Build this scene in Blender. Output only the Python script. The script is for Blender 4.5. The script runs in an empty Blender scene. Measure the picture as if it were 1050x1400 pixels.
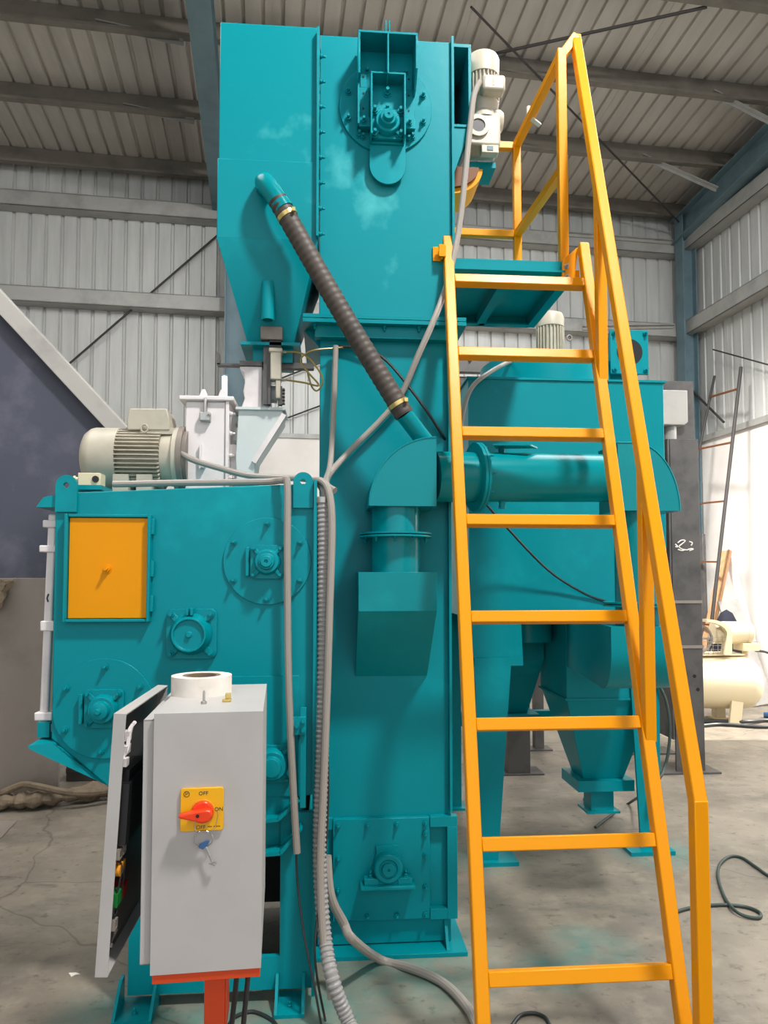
import bpy, bmesh, math, random
from mathutils import Vector, Matrix

C = bpy.context.scene
COL = C.collection
random.seed(7)
PI = math.pi

# ------------------------------------------------------------------ camera
YAW, PITCH = math.radians(4.5), math.radians(3.0)
cam_d = bpy.data.cameras.new('camera')
cam_d.sensor_fit = 'VERTICAL'
cam_d.sensor_height = 36.0
cam_d.lens = 1000 / 1400 * 36.0
cam_d.shift_y = 40 / 1400
cam_d.clip_start, cam_d.clip_end = 0.05, 100
cam = bpy.data.objects.new('camera', cam_d)
COL.objects.link(cam)
cam.location = (0, 0, 1.45)
cam.rotation_euler = (PI / 2 + PITCH, 0, -YAW)
C.camera = cam

# ------------------------------------------------------------------ world, sun, lights, exposure
w = bpy.data.worlds.new('sky')
C.world = w
w.use_nodes = True
bg = w.node_tree.nodes['Background']
bg.inputs[0].default_value = (0.86, 0.93, 1.0, 1)
bg.inputs[1].default_value = 1.1

def light(name, kind, loc, target, energy, color=(1, 1, 1), **kw):
    d = bpy.data.lights.new(name, kind)
    d.energy = energy
    d.color = color
    for k, v in kw.items():
        setattr(d, k, v)
    o = bpy.data.objects.new(name, d)
    COL.objects.link(o)
    o.location = loc
    o.rotation_euler = (Vector(target) - Vector(loc)).to_track_quat('-Z', 'Y').to_euler()
    return o

light('sun', 'SUN', (9, 6, 12), (9 - 0.62, 6 + 0.06, 12 - 0.78), 9.0, (1, 0.95, 0.88), angle=0.009)
light('daylight_through_open_front', 'AREA', (1.0, -5.2, 4.4), (0.6, 3, 1.9), 95, (0.97, 0.98, 1.0), shape='RECTANGLE', size=11, size_y=5)
light('roof_light_over_aisle', 'AREA', (1.9, 0.1, 6.6), (0.1, 2.8, 1.6), 430, (1, 0.98, 0.95), shape='DISK', size=0.6)
light('daylight_through_side_door', 'AREA', (5.6, 4.6, 2.4), (1.8, 4.6, 0.6), 190, (1, 0.98, 0.95), shape='RECTANGLE', size=2.6, size_y=3.2)
light('overhead_fill_right', 'AREA', (2.9, 4.9, 6.75), (2.9, 5.0, 0), 300, (0.96, 0.98, 1.0), shape='RECTANGLE', size=3.6, size_y=3.2)  # added overhead fill for the floor; the modelled roof has no translucent sheets
light('overhead_fill_left', 'AREA', (-3.2, 3.0, 6.75), (-3.0, 3.2, 0), 210, (1, 0.98, 0.95), shape='RECTANGLE', size=3.0, size_y=3.2)  # second added overhead fill, left side; no translucent sheet is modelled here
light('side_wall_fill', 'AREA', (2.6, 6.6, 6.2), (5.4, 8.4, 0.9), 95, (1, 0.97, 0.93), shape='DISK', size=0.6, spread=math.radians(62))  # added fill lamp, stands in for sunlight bounced onto the white wall

C.view_settings.view_transform = 'Standard'
C.view_settings.look = 'None'
C.view_settings.exposure = -0.1
C.view_settings.gamma = 1.0
C.view_settings.use_curve_mapping = False

# ------------------------------------------------------------------ materials
def lin(r, g, b):
    f = lambda c: (c / 255 / 12.92) if c / 255 <= 0.04045 else ((c / 255 + 0.055) / 1.055) ** 2.4
    return (f(r), f(g), f(b), 1)

def mat(name, rgb, rough=0.5, metal=0.0, rgb2=None, scale=6.0, lo=0.45, hi=0.7, bump=0.0, bscale=60.0, spec=0.5, emit=0.0, stretch=(1, 1, 1), rvar=0.0):
    m = bpy.data.materials.new(name)
    m.use_nodes = True
    nt = m.node_tree
    N, L = nt.nodes, nt.links
    b = N['Principled BSDF']
    c1 = lin(*rgb)
    b.inputs['Base Color'].default_value = c1
    b.inputs['Roughness'].default_value = rough
    b.inputs['Metallic'].default_value = metal
    b.inputs['Specular IOR Level'].default_value = spec
    if emit:
        b.inputs['Emission Color'].default_value = c1
        b.inputs['Emission Strength'].default_value = emit
        return m
    tc = N.new('ShaderNodeTexCoord')
    geo = N.new('ShaderNodeNewGeometry')
    mp = N.new('ShaderNodeMapping')
    mp.inputs['Scale'].default_value = stretch
    L.new(geo.outputs['Position'], mp.inputs['Vector'])
    if rgb2 is not None:
        nz = N.new('ShaderNodeTexNoise')
        nz.inputs['Scale'].default_value = scale
        nz.inputs['Detail'].default_value = 5
        nz.inputs['Roughness'].default_value = 0.6
        L.new(mp.outputs[0], nz.inputs['Vector'])
        rp = N.new('ShaderNodeValToRGB')
        rp.color_ramp.elements[0].position = lo
        rp.color_ramp.elements[0].color = c1
        rp.color_ramp.elements[1].position = hi
        rp.color_ramp.elements[1].color = lin(*rgb2)
        L.new(nz.outputs['Fac'], rp.inputs[0])
        L.new(rp.outputs[0], b.inputs['Base Color'])
        if rvar:
            mr = N.new('ShaderNodeMapRange')
            mr.inputs['From Min'].default_value = lo
            mr.inputs['From Max'].default_value = hi
            mr.inputs['To Min'].default_value = rough
            mr.inputs['To Max'].default_value = rough + rvar
            L.new(nz.outputs['Fac'], mr.inputs['Value'])
            L.new(mr.outputs[0], b.inputs['Roughness'])
    if bump:
        n2 = N.new('ShaderNodeTexNoise')
        n2.inputs['Scale'].default_value = bscale
        n2.inputs['Detail'].default_value = 4
        L.new(mp.outputs[0], n2.inputs['Vector'])
        bp = N.new('ShaderNodeBump')
        bp.inputs['Strength'].default_value = bump
        bp.inputs['Distance'].default_value = 0.01
        L.new(n2.outputs['Fac'], bp.inputs['Height'])
        L.new(bp.outputs[0], b.inputs['Normal'])
    return m

def floor_mat():
    m = mat('concrete', (146, 136, 121), 0.52, rgb2=(108, 100, 90), scale=1.3, lo=0.38, hi=0.68, bump=0.25, bscale=9)
    nt = m.node_tree
    N, L = nt.nodes, nt.links
    b = N['Principled BSDF']
    base = b.inputs['Base Color'].links[0].from_socket
    geo = N.new('ShaderNodeNewGeometry')
    def noise(scale, lo, hi, detail=6, stretch=None):
        src = geo.outputs['Position']
        if stretch:
            mp = N.new('ShaderNodeMapping'); mp.inputs['Scale'].default_value = stretch[:3]
            mp.inputs['Rotation'].default_value = (0, 0, stretch[3])
            L.new(src, mp.inputs['Vector']); src = mp.outputs[0]
        nz = N.new('ShaderNodeTexNoise'); nz.inputs['Scale'].default_value = scale; nz.inputs['Detail'].default_value = detail
        nz.inputs['Roughness'].default_value = 0.65
        L.new(src, nz.inputs['Vector'])
        mr = N.new('ShaderNodeMapRange'); mr.inputs['From Min'].default_value = lo; mr.inputs['From Max'].default_value = hi
        L.new(nz.outputs['Fac'], mr.inputs['Value'])
        return mr.outputs[0]
    def mix(fac, a, rgb, k=1.0):
        x = N.new('ShaderNodeMix'); x.data_type = 'RGBA'
        s = N.new('ShaderNodeMath'); s.operation = 'MULTIPLY'; s.inputs[1].default_value = k
        L.new(fac, s.inputs[0]); L.new(s.outputs[0], x.inputs[0])
        L.new(a, x.inputs[6]); x.inputs[7].default_value = lin(*rgb)
        return x.outputs[2]
    c = mix(noise(7, 0.5, 0.75), base, (172, 159, 140), 0.5)
    c = mix(noise(16, 0.58, 0.70), c, (62, 58, 54), 0.6)
    c = mix(noise(5, 0.60, 0.74, stretch=(1.0, 3.2, 1, 0.6)), c, (64, 62, 60), 0.7)
    c = mix(noise(2.2, 0.55, 0.72, stretch=(1.0, 2.0, 1, -0.5)), c, (92, 88, 82), 0.7)
    # teal paint mist that fell on the slab around the feet of the machines
    def spot(x, y, r):
        vm = N.new('ShaderNodeVectorMath'); vm.operation = 'DISTANCE'; vm.inputs[1].default_value = (x, y, 0)
        L.new(geo.outputs['Position'], vm.inputs[0])
        mr = N.new('ShaderNodeMapRange'); mr.inputs['From Min'].default_value = r; mr.inputs['From Max'].default_value = r * 0.25
        L.new(vm.outputs['Value'], mr.inputs['Value'])
        return mr.outputs[0]
    sp = None
    for s in ((-0.62, 2.55, 0.34), (-0.08, 2.5, 0.4), (0.3, 2.82, 0.42), (0.84, 3.85, 0.26), (1.76, 3.85, 0.3), (0.86, 2.75, 0.2), (1.05, 2.9, 0.22), (-0.35, 2.45, 0.4)):
        o = spot(*s)
        if sp is None: sp = o
        else:
            mx = N.new('ShaderNodeMath'); mx.operation = 'MAXIMUM'; L.new(sp, mx.inputs[0]); L.new(o, mx.inputs[1]); sp = mx.outputs[0]
    nn = N.new('ShaderNodeMath'); nn.operation = 'MULTIPLY'; L.new(sp, nn.inputs[0]); L.new(noise(6, 0.3, 0.6), nn.inputs[1])
    c = mix(nn.outputs[0], c, (62, 140, 132), 0.62)
    # long hairline cracks in the slab
    vo = N.new('ShaderNodeTexVoronoi'); vo.feature = 'DISTANCE_TO_EDGE'; vo.inputs['Scale'].default_value = 0.42
    wn = N.new('ShaderNodeTexNoise'); wn.inputs['Scale'].default_value = 3.0
    L.new(geo.outputs['Position'], wn.inputs['Vector'])
    va = N.new('ShaderNodeVectorMath'); va.operation = 'MULTIPLY_ADD'; va.inputs[1].default_value = (0.25, 0.25, 0.25)
    L.new(wn.outputs['Color'], va.inputs[0]); L.new(geo.outputs['Position'], va.inputs[2]); L.new(va.outputs[0], vo.inputs['Vector'])
    cr = N.new('ShaderNodeMapRange'); cr.inputs['From Min'].default_value = 0.0032; cr.inputs['From Max'].default_value = 0.0008
    L.new(vo.outputs['Distance'], cr.inputs['Value'])
    c = mix(cr.outputs[0], c, (70, 66, 61), 0.45)
    L.new(c, b.inputs['Base Color'])
    return m

M = {}
M['teal'] = mat('teal_paint', (0, 136, 146), 0.34, rgb2=(8, 156, 166), scale=2.6, lo=0.56, hi=0.78, rvar=0.12, bump=0.04, bscale=25, spec=0.16)
M['teal_patchy'] = mat('teal_paint_with_dry_overspray', (0, 136, 146), 0.32, rgb2=(66, 172, 176), scale=2.4, lo=0.60, hi=0.74, rvar=0.15, bump=0.04, bscale=25, spec=0.2)
M['teal_gloss'] = mat('teal_gloss_paint', (0, 132, 140), 0.22, rgb2=(14, 148, 154), scale=3.2, lo=0.56, hi=0.76, bump=0.05, bscale=14, spec=0.22)
M['yellow'] = mat('amber_enamel', (232, 150, 0), 0.32, rgb2=(228, 170, 70), scale=2.2, lo=0.62, hi=0.84, bump=0.03, bscale=40, spec=0.22)
M['door_yellow'] = mat('yellow_door_paint', (232, 150, 0), 0.42, spec=0.18)
M['grey_box'] = mat('light_grey_powder_coat', (182, 178, 175), 0.45, rgb2=(175, 171, 168), scale=5)
M['orange'] = mat('red_oxide_paint', (206, 66, 16), 0.45)
M['motor'] = mat('pale_grey_motor_paint', (188, 180, 162), 0.42, rgb2=(172, 165, 149), scale=9)
M['white_paint'] = mat('white_primer', (228, 220, 218), 0.45, rgb2=(206, 198, 196), scale=6)
M['chute'] = mat('pale_grey_green_paint', (196, 204, 202), 0.35, rgb2=(214, 216, 214), scale=7)
M['rubber'] = mat('brown_black_rubber', (74, 64, 56), 0.55, rgb2=(58, 52, 50), scale=12)
M['brass'] = mat('zinc_yellow_clamp', (214, 190, 120), 0.3, metal=0.8)
M['conduit'] = mat('grey_pvc', (156, 148, 140), 0.4)
M['corr'] = mat('grey_corrugated_pvc', (150, 148, 146), 0.38)
M['cable'] = mat('black_cable', (40, 44, 44), 0.45)
M['green_cable'] = mat('dark_green_cable', (52, 66, 60), 0.5)
M['tube_y'] = mat('yellow_olive_tubing', (150, 132, 62), 0.35)
M['black'] = mat('black_plastic', (22, 22, 24), 0.45)
M['dark_in'] = mat('shade_and_dark_steel', (16, 18, 18), 0.7)  # near-black: shade inside openings put into the colour; also the knob screw
M['zinc'] = mat('zinc_plated_steel', (178, 176, 170), 0.35, metal=0.85)
M['chrome'] = mat('bright_steel', (205, 208, 214), 0.18, metal=1.0)
M['blue_key'] = mat('blue_key_bow', (70, 110, 160), 0.3, metal=0.4)
M['red'] = mat('red_plastic', (236, 62, 18), 0.28)
M['switch_y'] = mat('yellow_plastic', (238, 176, 10), 0.35)
M['ink'] = mat('black_ink', (38, 30, 14), 0.5)
M['green_pl'] = mat('green_plastic', (20, 120, 50), 0.4)
M['red_pl'] = mat('red_contact_plastic', (180, 26, 30), 0.4)
M['orange_pl'] = mat('amber_plastic', (226, 150, 40), 0.3)
M['paper'] = mat('white_paper', (232, 224, 214), 0.7, rgb2=(222, 212, 200), scale=20)
M['kraft'] = mat('brown_card', (122, 104, 86), 0.8)
M['clad'] = mat('galvalume_sheet', (196, 196, 192), 0.45, metal=0.1, rgb2=(174, 174, 171), scale=2.5, stretch=(3, 3, 0.35), lo=0.35, hi=0.75)
M['roof'] = mat('galvalume_roof_sheet', (196, 191, 183), 0.45, metal=0.1, rgb2=(176, 171, 164), scale=2.2, stretch=(2.5, 0.4, 2), lo=0.35, hi=0.75)
M['purlin'] = mat('galvanised_purlin', (124, 118, 108), 0.5, metal=0.2, rgb2=(102, 97, 90), scale=3)
M['girt'] = mat('galvanised_girt', (166, 165, 160), 0.45, metal=0.2, rgb2=(144, 143, 138), scale=3)
M['steelwork'] = mat('blue_grey_steel_paint', (98, 122, 130), 0.5, rgb2=(84, 106, 114), scale=3)
M['rod'] = mat('dark_steel_rod', (52, 48, 46), 0.6)
M['plaster'] = mat('white_plaster', (236, 230, 224), 0.8, rgb2=(226, 219, 212), scale=1.5)
M['dark_steel'] = mat('raw_dark_steel', (92, 89, 87), 0.5, metal=0.3, rgb2=(70, 68, 68), scale=5, bump=0.05)
M['slate'] = mat('slate_blue_primer', (72, 74, 88), 0.6, rgb2=(104, 104, 118), scale=2.6, lo=0.5, hi=0.78)
M['mill'] = mat('mill_scale_sheet', (144, 133, 124), 0.5, metal=0.1, rgb2=(122, 112, 104), scale=2.2)
M['chan'] = mat('grey_channel_paint', (172, 168, 162), 0.5, rgb2=(154, 150, 146), scale=4)
M['cream'] = mat('cream_enamel', (222, 207, 172), 0.4)
M['burlap'] = mat('brown_sacking', (128, 112, 92), 0.9, rgb2=(98, 84, 68), scale=14, bump=0.4, bscale=80)
M['wood'] = mat('pale_timber', (190, 146, 104), 0.6, rgb2=(166, 122, 84), scale=5, stretch=(6, 6, 0.6))
M['floor'] = floor_mat()
M['lamp'] = mat('lit_tube', (240, 250, 255), 0.5, emit=6.0)
M['rust'] = mat('dark_brown_oxide', (110, 62, 20), 0.6)

# ------------------------------------------------------------------ geometry helpers
WORLD = {}          # object -> world position of its origin

class MB:
    def __init__(s, T=None):
        s.bm = bmesh.new()
        s.T = T
    def v(s, p):
        p = Vector(p)
        return s.bm.verts.new(s.T @ p if s.T else p)
    def f(s, vs):
        try:
            return s.bm.faces.new(vs)
        except ValueError:
            return None
    def hexa(s, c):                                  # eight corners: bottom ring then top ring
        v = [s.v(p) for p in c]
        for q in ((0, 3, 2, 1), (4, 5, 6, 7), (0, 1, 5, 4), (1, 2, 6, 5), (2, 3, 7, 6), (3, 0, 4, 7)):
            s.f([v[i] for i in q])
        return s
    def box(s, x0, x1, y0, y1, z0, z1):
        return s.hexa([(x0, y0, z0), (x1, y0, z0), (x1, y1, z0), (x0, y1, z0), (x0, y0, z1), (x1, y0, z1), (x1, y1, z1), (x0, y1, z1)])
    def beam(s, a, b, wd, ht, up=(0, 0, 1)):
        a, b = Vector(a), Vector(b)
        d = (b - a).normalized()
        u = Vector(up)
        if abs(d.dot(u)) > 0.98:
            u = Vector((0, 1, 0))
        sd = d.cross(u).normalized() * wd / 2
        u = sd.cross(d).normalized() * ht / 2
        return s.hexa([a - sd - u, a + sd - u, a + sd + u, a - sd + u, b - sd - u, b + sd - u, b + sd + u, b - sd + u])
    def prism(s, poly, y0, y1):                      # polygon in XZ, swept along Y
        a = [s.v((x, y0, z)) for x, z in poly]
        b = [s.v((x, y1, z)) for x, z in poly]
        s.f(a); s.f(b[::-1])
        n = len(poly)
        for i in range(n):
            s.f([a[i], b[i], b[(i + 1) % n], a[(i + 1) % n]])
        return s
    def prism_x(s, poly, x0, x1):                    # polygon in YZ, swept along X
        a = [s.v((x0, y, z)) for y, z in poly]
        b = [s.v((x1, y, z)) for y, z in poly]
        s.f(a); s.f(b[::-1])
        n = len(poly)
        for i in range(n):
            s.f([a[i], b[i], b[(i + 1) % n], a[(i + 1) % n]])
        return s
    def prism_z(s, poly, z0, z1):
        a = [s.v((x, y, z0)) for x, y in poly]
        b = [s.v((x, y, z1)) for x, y in poly]
        s.f(a); s.f(b[::-1])
        n = len(poly)
        for i in range(n):
            s.f([a[i], b[i], b[(i + 1) % n], a[(i + 1) % n]])
        return s
    def frame(s, poly, inner, y0, y1):               # ring plate between two outlines with the same number of corners
        n = len(poly)
        A = [[s.v((x, y, z)) for x, z in q] for y in (y0, y1) for q in (poly, inner)]
        for i in range(n):
            j = (i + 1) % n
            s.f([A[0][i], A[0][j], A[1][j], A[1][i]])
            s.f([A[2][i], A[3][i], A[3][j], A[2][j]])
            s.f([A[0][i], A[2][i], A[2][j], A[0][j]])
            s.f([A[1][i], A[1][j], A[3][j], A[3][i]])
        return s
    def rings(s, rings, cap=True, closed=False):
        R = [[s.v(p) for p in r] for r in rings]
        n = len(R[0])
        for k in range(len(R) - 1 + (1 if closed else 0)):
            a, b = R[k], R[(k + 1) % len(R)]
            for i in range(n):
                f = s.f([a[i], a[(i + 1) % n], b[(i + 1) % n], b[i]])
                if f: f.smooth = True
        if cap and not closed:
            s.f(R[0][::-1]); s.f(R[-1])
        return s
    def lathe(s, base, axis, prof, seg=24, cap=True, phase=0.0):   # prof: (distance along axis, radius)
        base = Vector(base); d = Vector(axis).normalized()
        u = d.orthogonal().normalized(); wv = d.cross(u)
        rs = []
        for h, r in prof:
            rs.append([base + d * h + (u * math.cos(2 * PI * i / seg + phase) + wv * math.sin(2 * PI * i / seg + phase)) * r for i in range(seg)])
        return s.rings(rs, cap)
    def cyl(s, a, b, r, seg=20, r2=None):
        a, b = Vector(a), Vector(b)
        return s.lathe(a, b - a, [(0, r), ((b - a).length, r if r2 is None else r2)], seg)
    def tube(s, pts, r, seg=8, smooth=5, ridge=None, depth=0.86):              # round tube along a smoothed path
        P = spline(pts, smooth) if smooth else [Vector(p) for p in pts]
        if ridge:
            P = resample(P, ridge / 4)
        rs = []
        u = None
        for i, p in enumerate(P):
            d = (P[min(i + 1, len(P) - 1)] - P[max(i - 1, 0)]).normalized()
            if u is None:
                u = d.orthogonal().normalized()
            u = (u - d * u.dot(d)).normalized()
            wv = d.cross(u)
            rr = r if not ridge else r * ((1.0, 1.0, depth, depth)[i % 4])
            rs.append([p + (u * math.cos(2 * PI * k / seg) + wv * math.sin(2 * PI * k / seg)) * rr for k in range(seg)])
        return s.rings(rs)
    def ball(s, c, r, seg=14, sc=(1, 1, 1)):
        c = Vector(c); n = seg // 2
        prof = []
        for i in range(n + 1):
            t = PI * i / n
            prof.append([(c.x + sc[0] * r * max(math.sin(t), 1e-3) * math.cos(2 * PI * k / seg), c.y + sc[1] * r * max(math.sin(t), 1e-3) * math.sin(2 * PI * k / seg), c.z + sc[2] * r * math.cos(t)) for k in range(seg)])
        return s.rings(prof)
    def build(s, name, m, parent=None, bevel=0.0, smooth=False):
        bmesh.ops.recalc_face_normals(s.bm, faces=s.bm.faces)
        me = bpy.data.meshes.new(name)
        s.bm.to_mesh(me); s.bm.free()
        xs = [v.co for v in me.vertices]
        lo = Vector((min(c[i] for c in xs) for i in range(3)))
        hi = Vector((max(c[i] for c in xs) for i in range(3)))
        o = Vector(((lo.x + hi.x) / 2, (lo.y + hi.y) / 2, lo.z))
        me.transform(Matrix.Translation(-o))
        me.set_sharp_from_angle(angle=0.62)
        me.materials.append(M[m] if isinstance(m, str) else m)
        ob = bpy.data.objects.new(name, me)
        COL.objects.link(ob)
        put(ob, o, parent)
        if bevel:
            md = ob.modifiers.new('edge', 'BEVEL'); md.width = bevel; md.segments = 2; md.limit_method = 'ANGLE'; md.angle_limit = 0.7
            md.harden_normals = False
        return ob

def put(ob, pos, parent=None):
    pos = Vector(pos)
    WORLD[ob.name] = pos
    if parent:
        ob.parent = parent
        ob.location = pos - WORLD[parent.name]
    else:
        ob.location = pos

def spline(pts, n=5):
    P = [Vector(p) for p in pts]
    if len(P) < 3: return P
    out = []
    for i in range(len(P) - 1):
        p0, p1, p2, p3 = P[max(i - 1, 0)], P[i], P[i + 1], P[min(i + 2, len(P) - 1)]
        for k in range(n):
            t = k / n
            out.append(0.5 * ((2 * p1) + (p2 - p0) * t + (2 * p0 - 5 * p1 + 4 * p2 - p3) * t * t + (3 * p1 - p0 - 3 * p2 + p3) * t ** 3))
    out.append(P[-1])
    return out

def resample(P, step):
    out = [P[0].copy()]; acc = 0.0
    for a, b in zip(P, P[1:]):
        L = (b - a).length; t = step - acc
        while t <= L:
            out.append(a + (b - a) * (t / L)); t += step
        acc = (acc + L) % step if L else acc
    return out

def thing(name, label, cat, loc, group=None):
    o = bpy.data.objects.new(name, None)
    COL.objects.link(o)
    o.empty_display_size = 0.1
    put(o, loc)
    return tag(o, label, cat, group)

def tag(o, label, cat, group=None):
    o['label'] = label; o['category'] = cat
    if group: o['group'] = group
    return o

def struct(o):
    o['kind'] = 'structure'
    return o

def sgroup(name, loc=(0, 0, 0)):
    o = bpy.data.objects.new(name, None); COL.objects.link(o); put(o, loc); o['kind'] = 'structure'
    return o

def circle(cx, cz, r, n=32, a0=0.0, a1=2 * PI, end=False):
    m = n + 1 if end else n
    return [(cx + r * math.cos(a0 + (a1 - a0) * i / n), cz + r * math.sin(a0 + (a1 - a0) * i / n)) for i in range(m)]

def rrect(cx, cz, wd, ht, r, n=4):
    out = []
    for sx, sz, a in ((1, 1, 0), (-1, 1, PI / 2), (-1, -1, PI), (1, -1, 1.5 * PI)):
        for i in range(n + 1):
            t = a + PI / 2 * i / n
            out.append((cx + sx * (wd / 2 - r) + r * math.cos(t), cz + sz * (ht / 2 - r) + r * math.sin(t)))
    return out

BOLTS = {}
def bolt(parent, p, size=1.0, m='teal', axis=(0, -1, 0)):
    key = (m, size)
    if key not in BOLTS:
        b = MB()
        b.lathe((0, 0, 0), (0, -1, 0), [(0, 0.0125 * size), (0.003 * size, 0.0125 * size)], 12)
        b.lathe((0, -0.003 * size, 0), (0, -1, 0), [(0, 0.0095 * size), (0.009 * size, 0.0095 * size)], 6)
        b.lathe((0, -0.012 * size, 0), (0, -1, 0), [(0, 0.0055 * size), (0.015 * size, 0.005 * size)], 8)
        bmesh.ops.recalc_face_normals(b.bm, faces=b.bm.faces)
        me = bpy.data.meshes.new('bolt'); b.bm.to_mesh(me); b.bm.free(); me.materials.append(M[m]); BOLTS[key] = me
    o = bpy.data.objects.new('bolt', BOLTS[key]); COL.objects.link(o)
    o.rotation_euler = Vector((0, -1, 0)).rotation_difference(Vector(axis)).to_euler()
    put(o, p, parent)
    return o

# ------------------------------------------------------------------ the shed (its own frame, turned 4.5 degrees against the machines)
SH = Matrix.Rotation(math.radians(4.5), 4, 'Z')
WY, WX, EAVE, SL = 9.9, 6.12, 6.98, 0.08          # back wall, side wall, eave height, roof slope
MB().box(-14, 14, -8, 14, -0.2, 0).build('floor', 'floor')
struct(bpy.data.objects['floor'])

def ribbed(x0, x1, pitch=0.2, depth=0.03, groove=0.05):   # cross-section of a sheet: flat pans with recessed ribs
    out = []; x = x0
    while x < x1 - 1e-6:
        a = x + pitch * 0.5 - groove / 2
        out += [(x, 0), (a, 0), (a + 0.012, depth), (a + groove - 0.012, depth), (a + groove, 0)]
        x += pitch
    out.append((x1, 0))
    return out

def sheet(parent, name, x0, x1, fn, m):                    # fn(x, depth, end) -> point
    b = MB(SH); prof = ribbed(x0, x1)
    A = [b.v(fn(x, d, 0)) for x, d in prof]; Z = [b.v(fn(x, d, 1)) for x, d in prof]
    A2 = [b.v(fn(x, d + 0.004, 0)) for x, d in prof]; Z2 = [b.v(fn(x, d + 0.004, 1)) for x, d in prof]
    for i in range(len(prof) - 1):
        b.f([A[i], A[i + 1], Z[i + 1], Z[i]]); b.f([A2[i], Z2[i], Z2[i + 1], A2[i + 1]])
    b.f([A[0], Z[0], Z2[0], A2[0]]); b.f([A[-1], A2[-1], Z2[-1], Z[-1]])
    return b.build(name, m, parent)

wb = sgroup('wall_back', SH @ Vector((0, WY, 0)))
x = -8.0
k = 0
while x < WX - 0.01:
    x1 = min(x + 1.0, 6.2)
    off = 0.004 * (k % 2)
    sheet(wb, 'cladding_sheet', x, x1, lambda t, d, e, off=off: (t, WY + d + off, (3.40, EAVE)[e]), 'clad')
    x += 1.0; k += 1
MB(SH).box(-8, 6.3, WY - 0.02, WY + 0.2, 0, 3.38).build('masonry', 'plaster', wb)
MB(SH).box(-8, 6.3, WY - 0.045, WY + 0.2, 3.36, 3.42).build('sill', 'girt', wb)
MB(SH).box(-8, 6.3, WY + 0.06, WY + 0.09, 3.38, EAVE).build('backing', 'clad', wb)

wr = sgroup('wall_right', SH @ Vector((WX, 8, 0)))
for i in range(16):
    y1 = WY - i
    sheet(wr, 'cladding_sheet', -y1, -(y1 - 1.0), lambda t, d, e, off=0.004 * (i % 2): (WX + d + off, -t, (3.46, EAVE + SL * (WY + t))[e]), 'clad')
MB(SH).box(WX - 0.02, WX + 0.2, 7.05, WY, 0, 3.42).build('masonry', 'plaster', wr)
MB(SH).box(WX - 0.02, WX + 0.2, -6, 5.75, 0, 3.42).build('masonry', 'plaster', wr)
MB(SH).box(WX - 0.06, WX + 0.2, -6, WY, 3.40, 3.48).build('sill', 'girt', wr)
wl = sgroup('wall_left', SH @ Vector((-8, 2, 0)))
for i in range(16):
    y1 = WY - i
    sheet(wl, 'cladding_sheet', -y1, -(y1 - 1.0), lambda t, d, e: (-8 - d, -t, (0, EAVE + SL * (WY + t))[e]), 'clad')

ce = sgroup('ceiling', SH @ Vector((0, 2, EAVE)))
x = -8.0; k = 0
while x < 6.2:
    sheet(ce, 'roof_sheet', x, x + 1.0, lambda t, d, e, off=0.004 * (k % 2): (t, (WY, -6)[e], EAVE + (0, SL * (WY + 6))[e] + d + off), 'roof')
    x += 1.0; k += 1
MB(SH).hexa([(-8, WY, EAVE + .05), (6.4, WY, EAVE + .05), (6.4, -6, EAVE + .05 + SL * (WY + 6)), (-8, -6, EAVE + .05 + SL * (WY + 6)),
             (-8, WY, EAVE + .09), (6.4, WY, EAVE + .09), (6.4, -6, EAVE + .09 + SL * (WY + 6)), (-8, -6, EAVE + .09 + SL * (WY + 6))]).build('backing', 'roof', ce)
y = 9.72
while y > -5:
    z = EAVE + SL * (WY - y)
    b = MB(SH)
    b.box(-8, 6.1, y, y + 0.012, z - 0.23, z - 0.004)
    b.box(-8, 6.1, y - 0.07, y, z - 0.23, z - 0.218)
    b.box(-8, 6.1, y - 0.07, y - 0.058, z - 0.218, z - 0.20)
    b.box(-8, 6.1, y + 0.012, y + 0.08, z - 0.016, z - 0.004)
    b.build('purlin', 'purlin', ce)
    y -= 1.15
for z in (6.22, 4.98):                                     # girts on the two walls
    b = MB(SH)
    b.box(-8, 6.1, WY - 0.20, WY - 0.19, z, z + 0.2); b.box(-8, 6.1, WY - 0.20, WY, z + 0.188, z + 0.2); b.box(-8, 6.1, WY - 0.20, WY, z, z + 0.012)
    b.build('girt', 'girt', wb)
    b = MB(SH)
    b.box(WX - 0.20, WX - 0.19, -6, WY - 0.2, z, z + 0.2); b.box(WX - 0.20, WX, -6, WY - 0.2, z + 0.188, z + 0.2); b.box(WX - 0.20, WX, -6, WY - 0.2, z, z + 0.012)
    b.build('girt', 'girt', wr)

def ibeam(b, a, c, wd, ht, t=0.016, up=(0, 0, 1)):
    a, c = Vector(a), Vector(c)
    d = (c - a).normalized(); u = Vector(up)
    sd = d.cross(u).normalized(); u = sd.cross(d).normalized()
    b.beam(a, c, t, ht, up)
    for s_ in (-1, 1):
        b.beam(a + u * s_ * ht / 2, c + u * s_ * ht / 2, wd, t, up)

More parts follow.
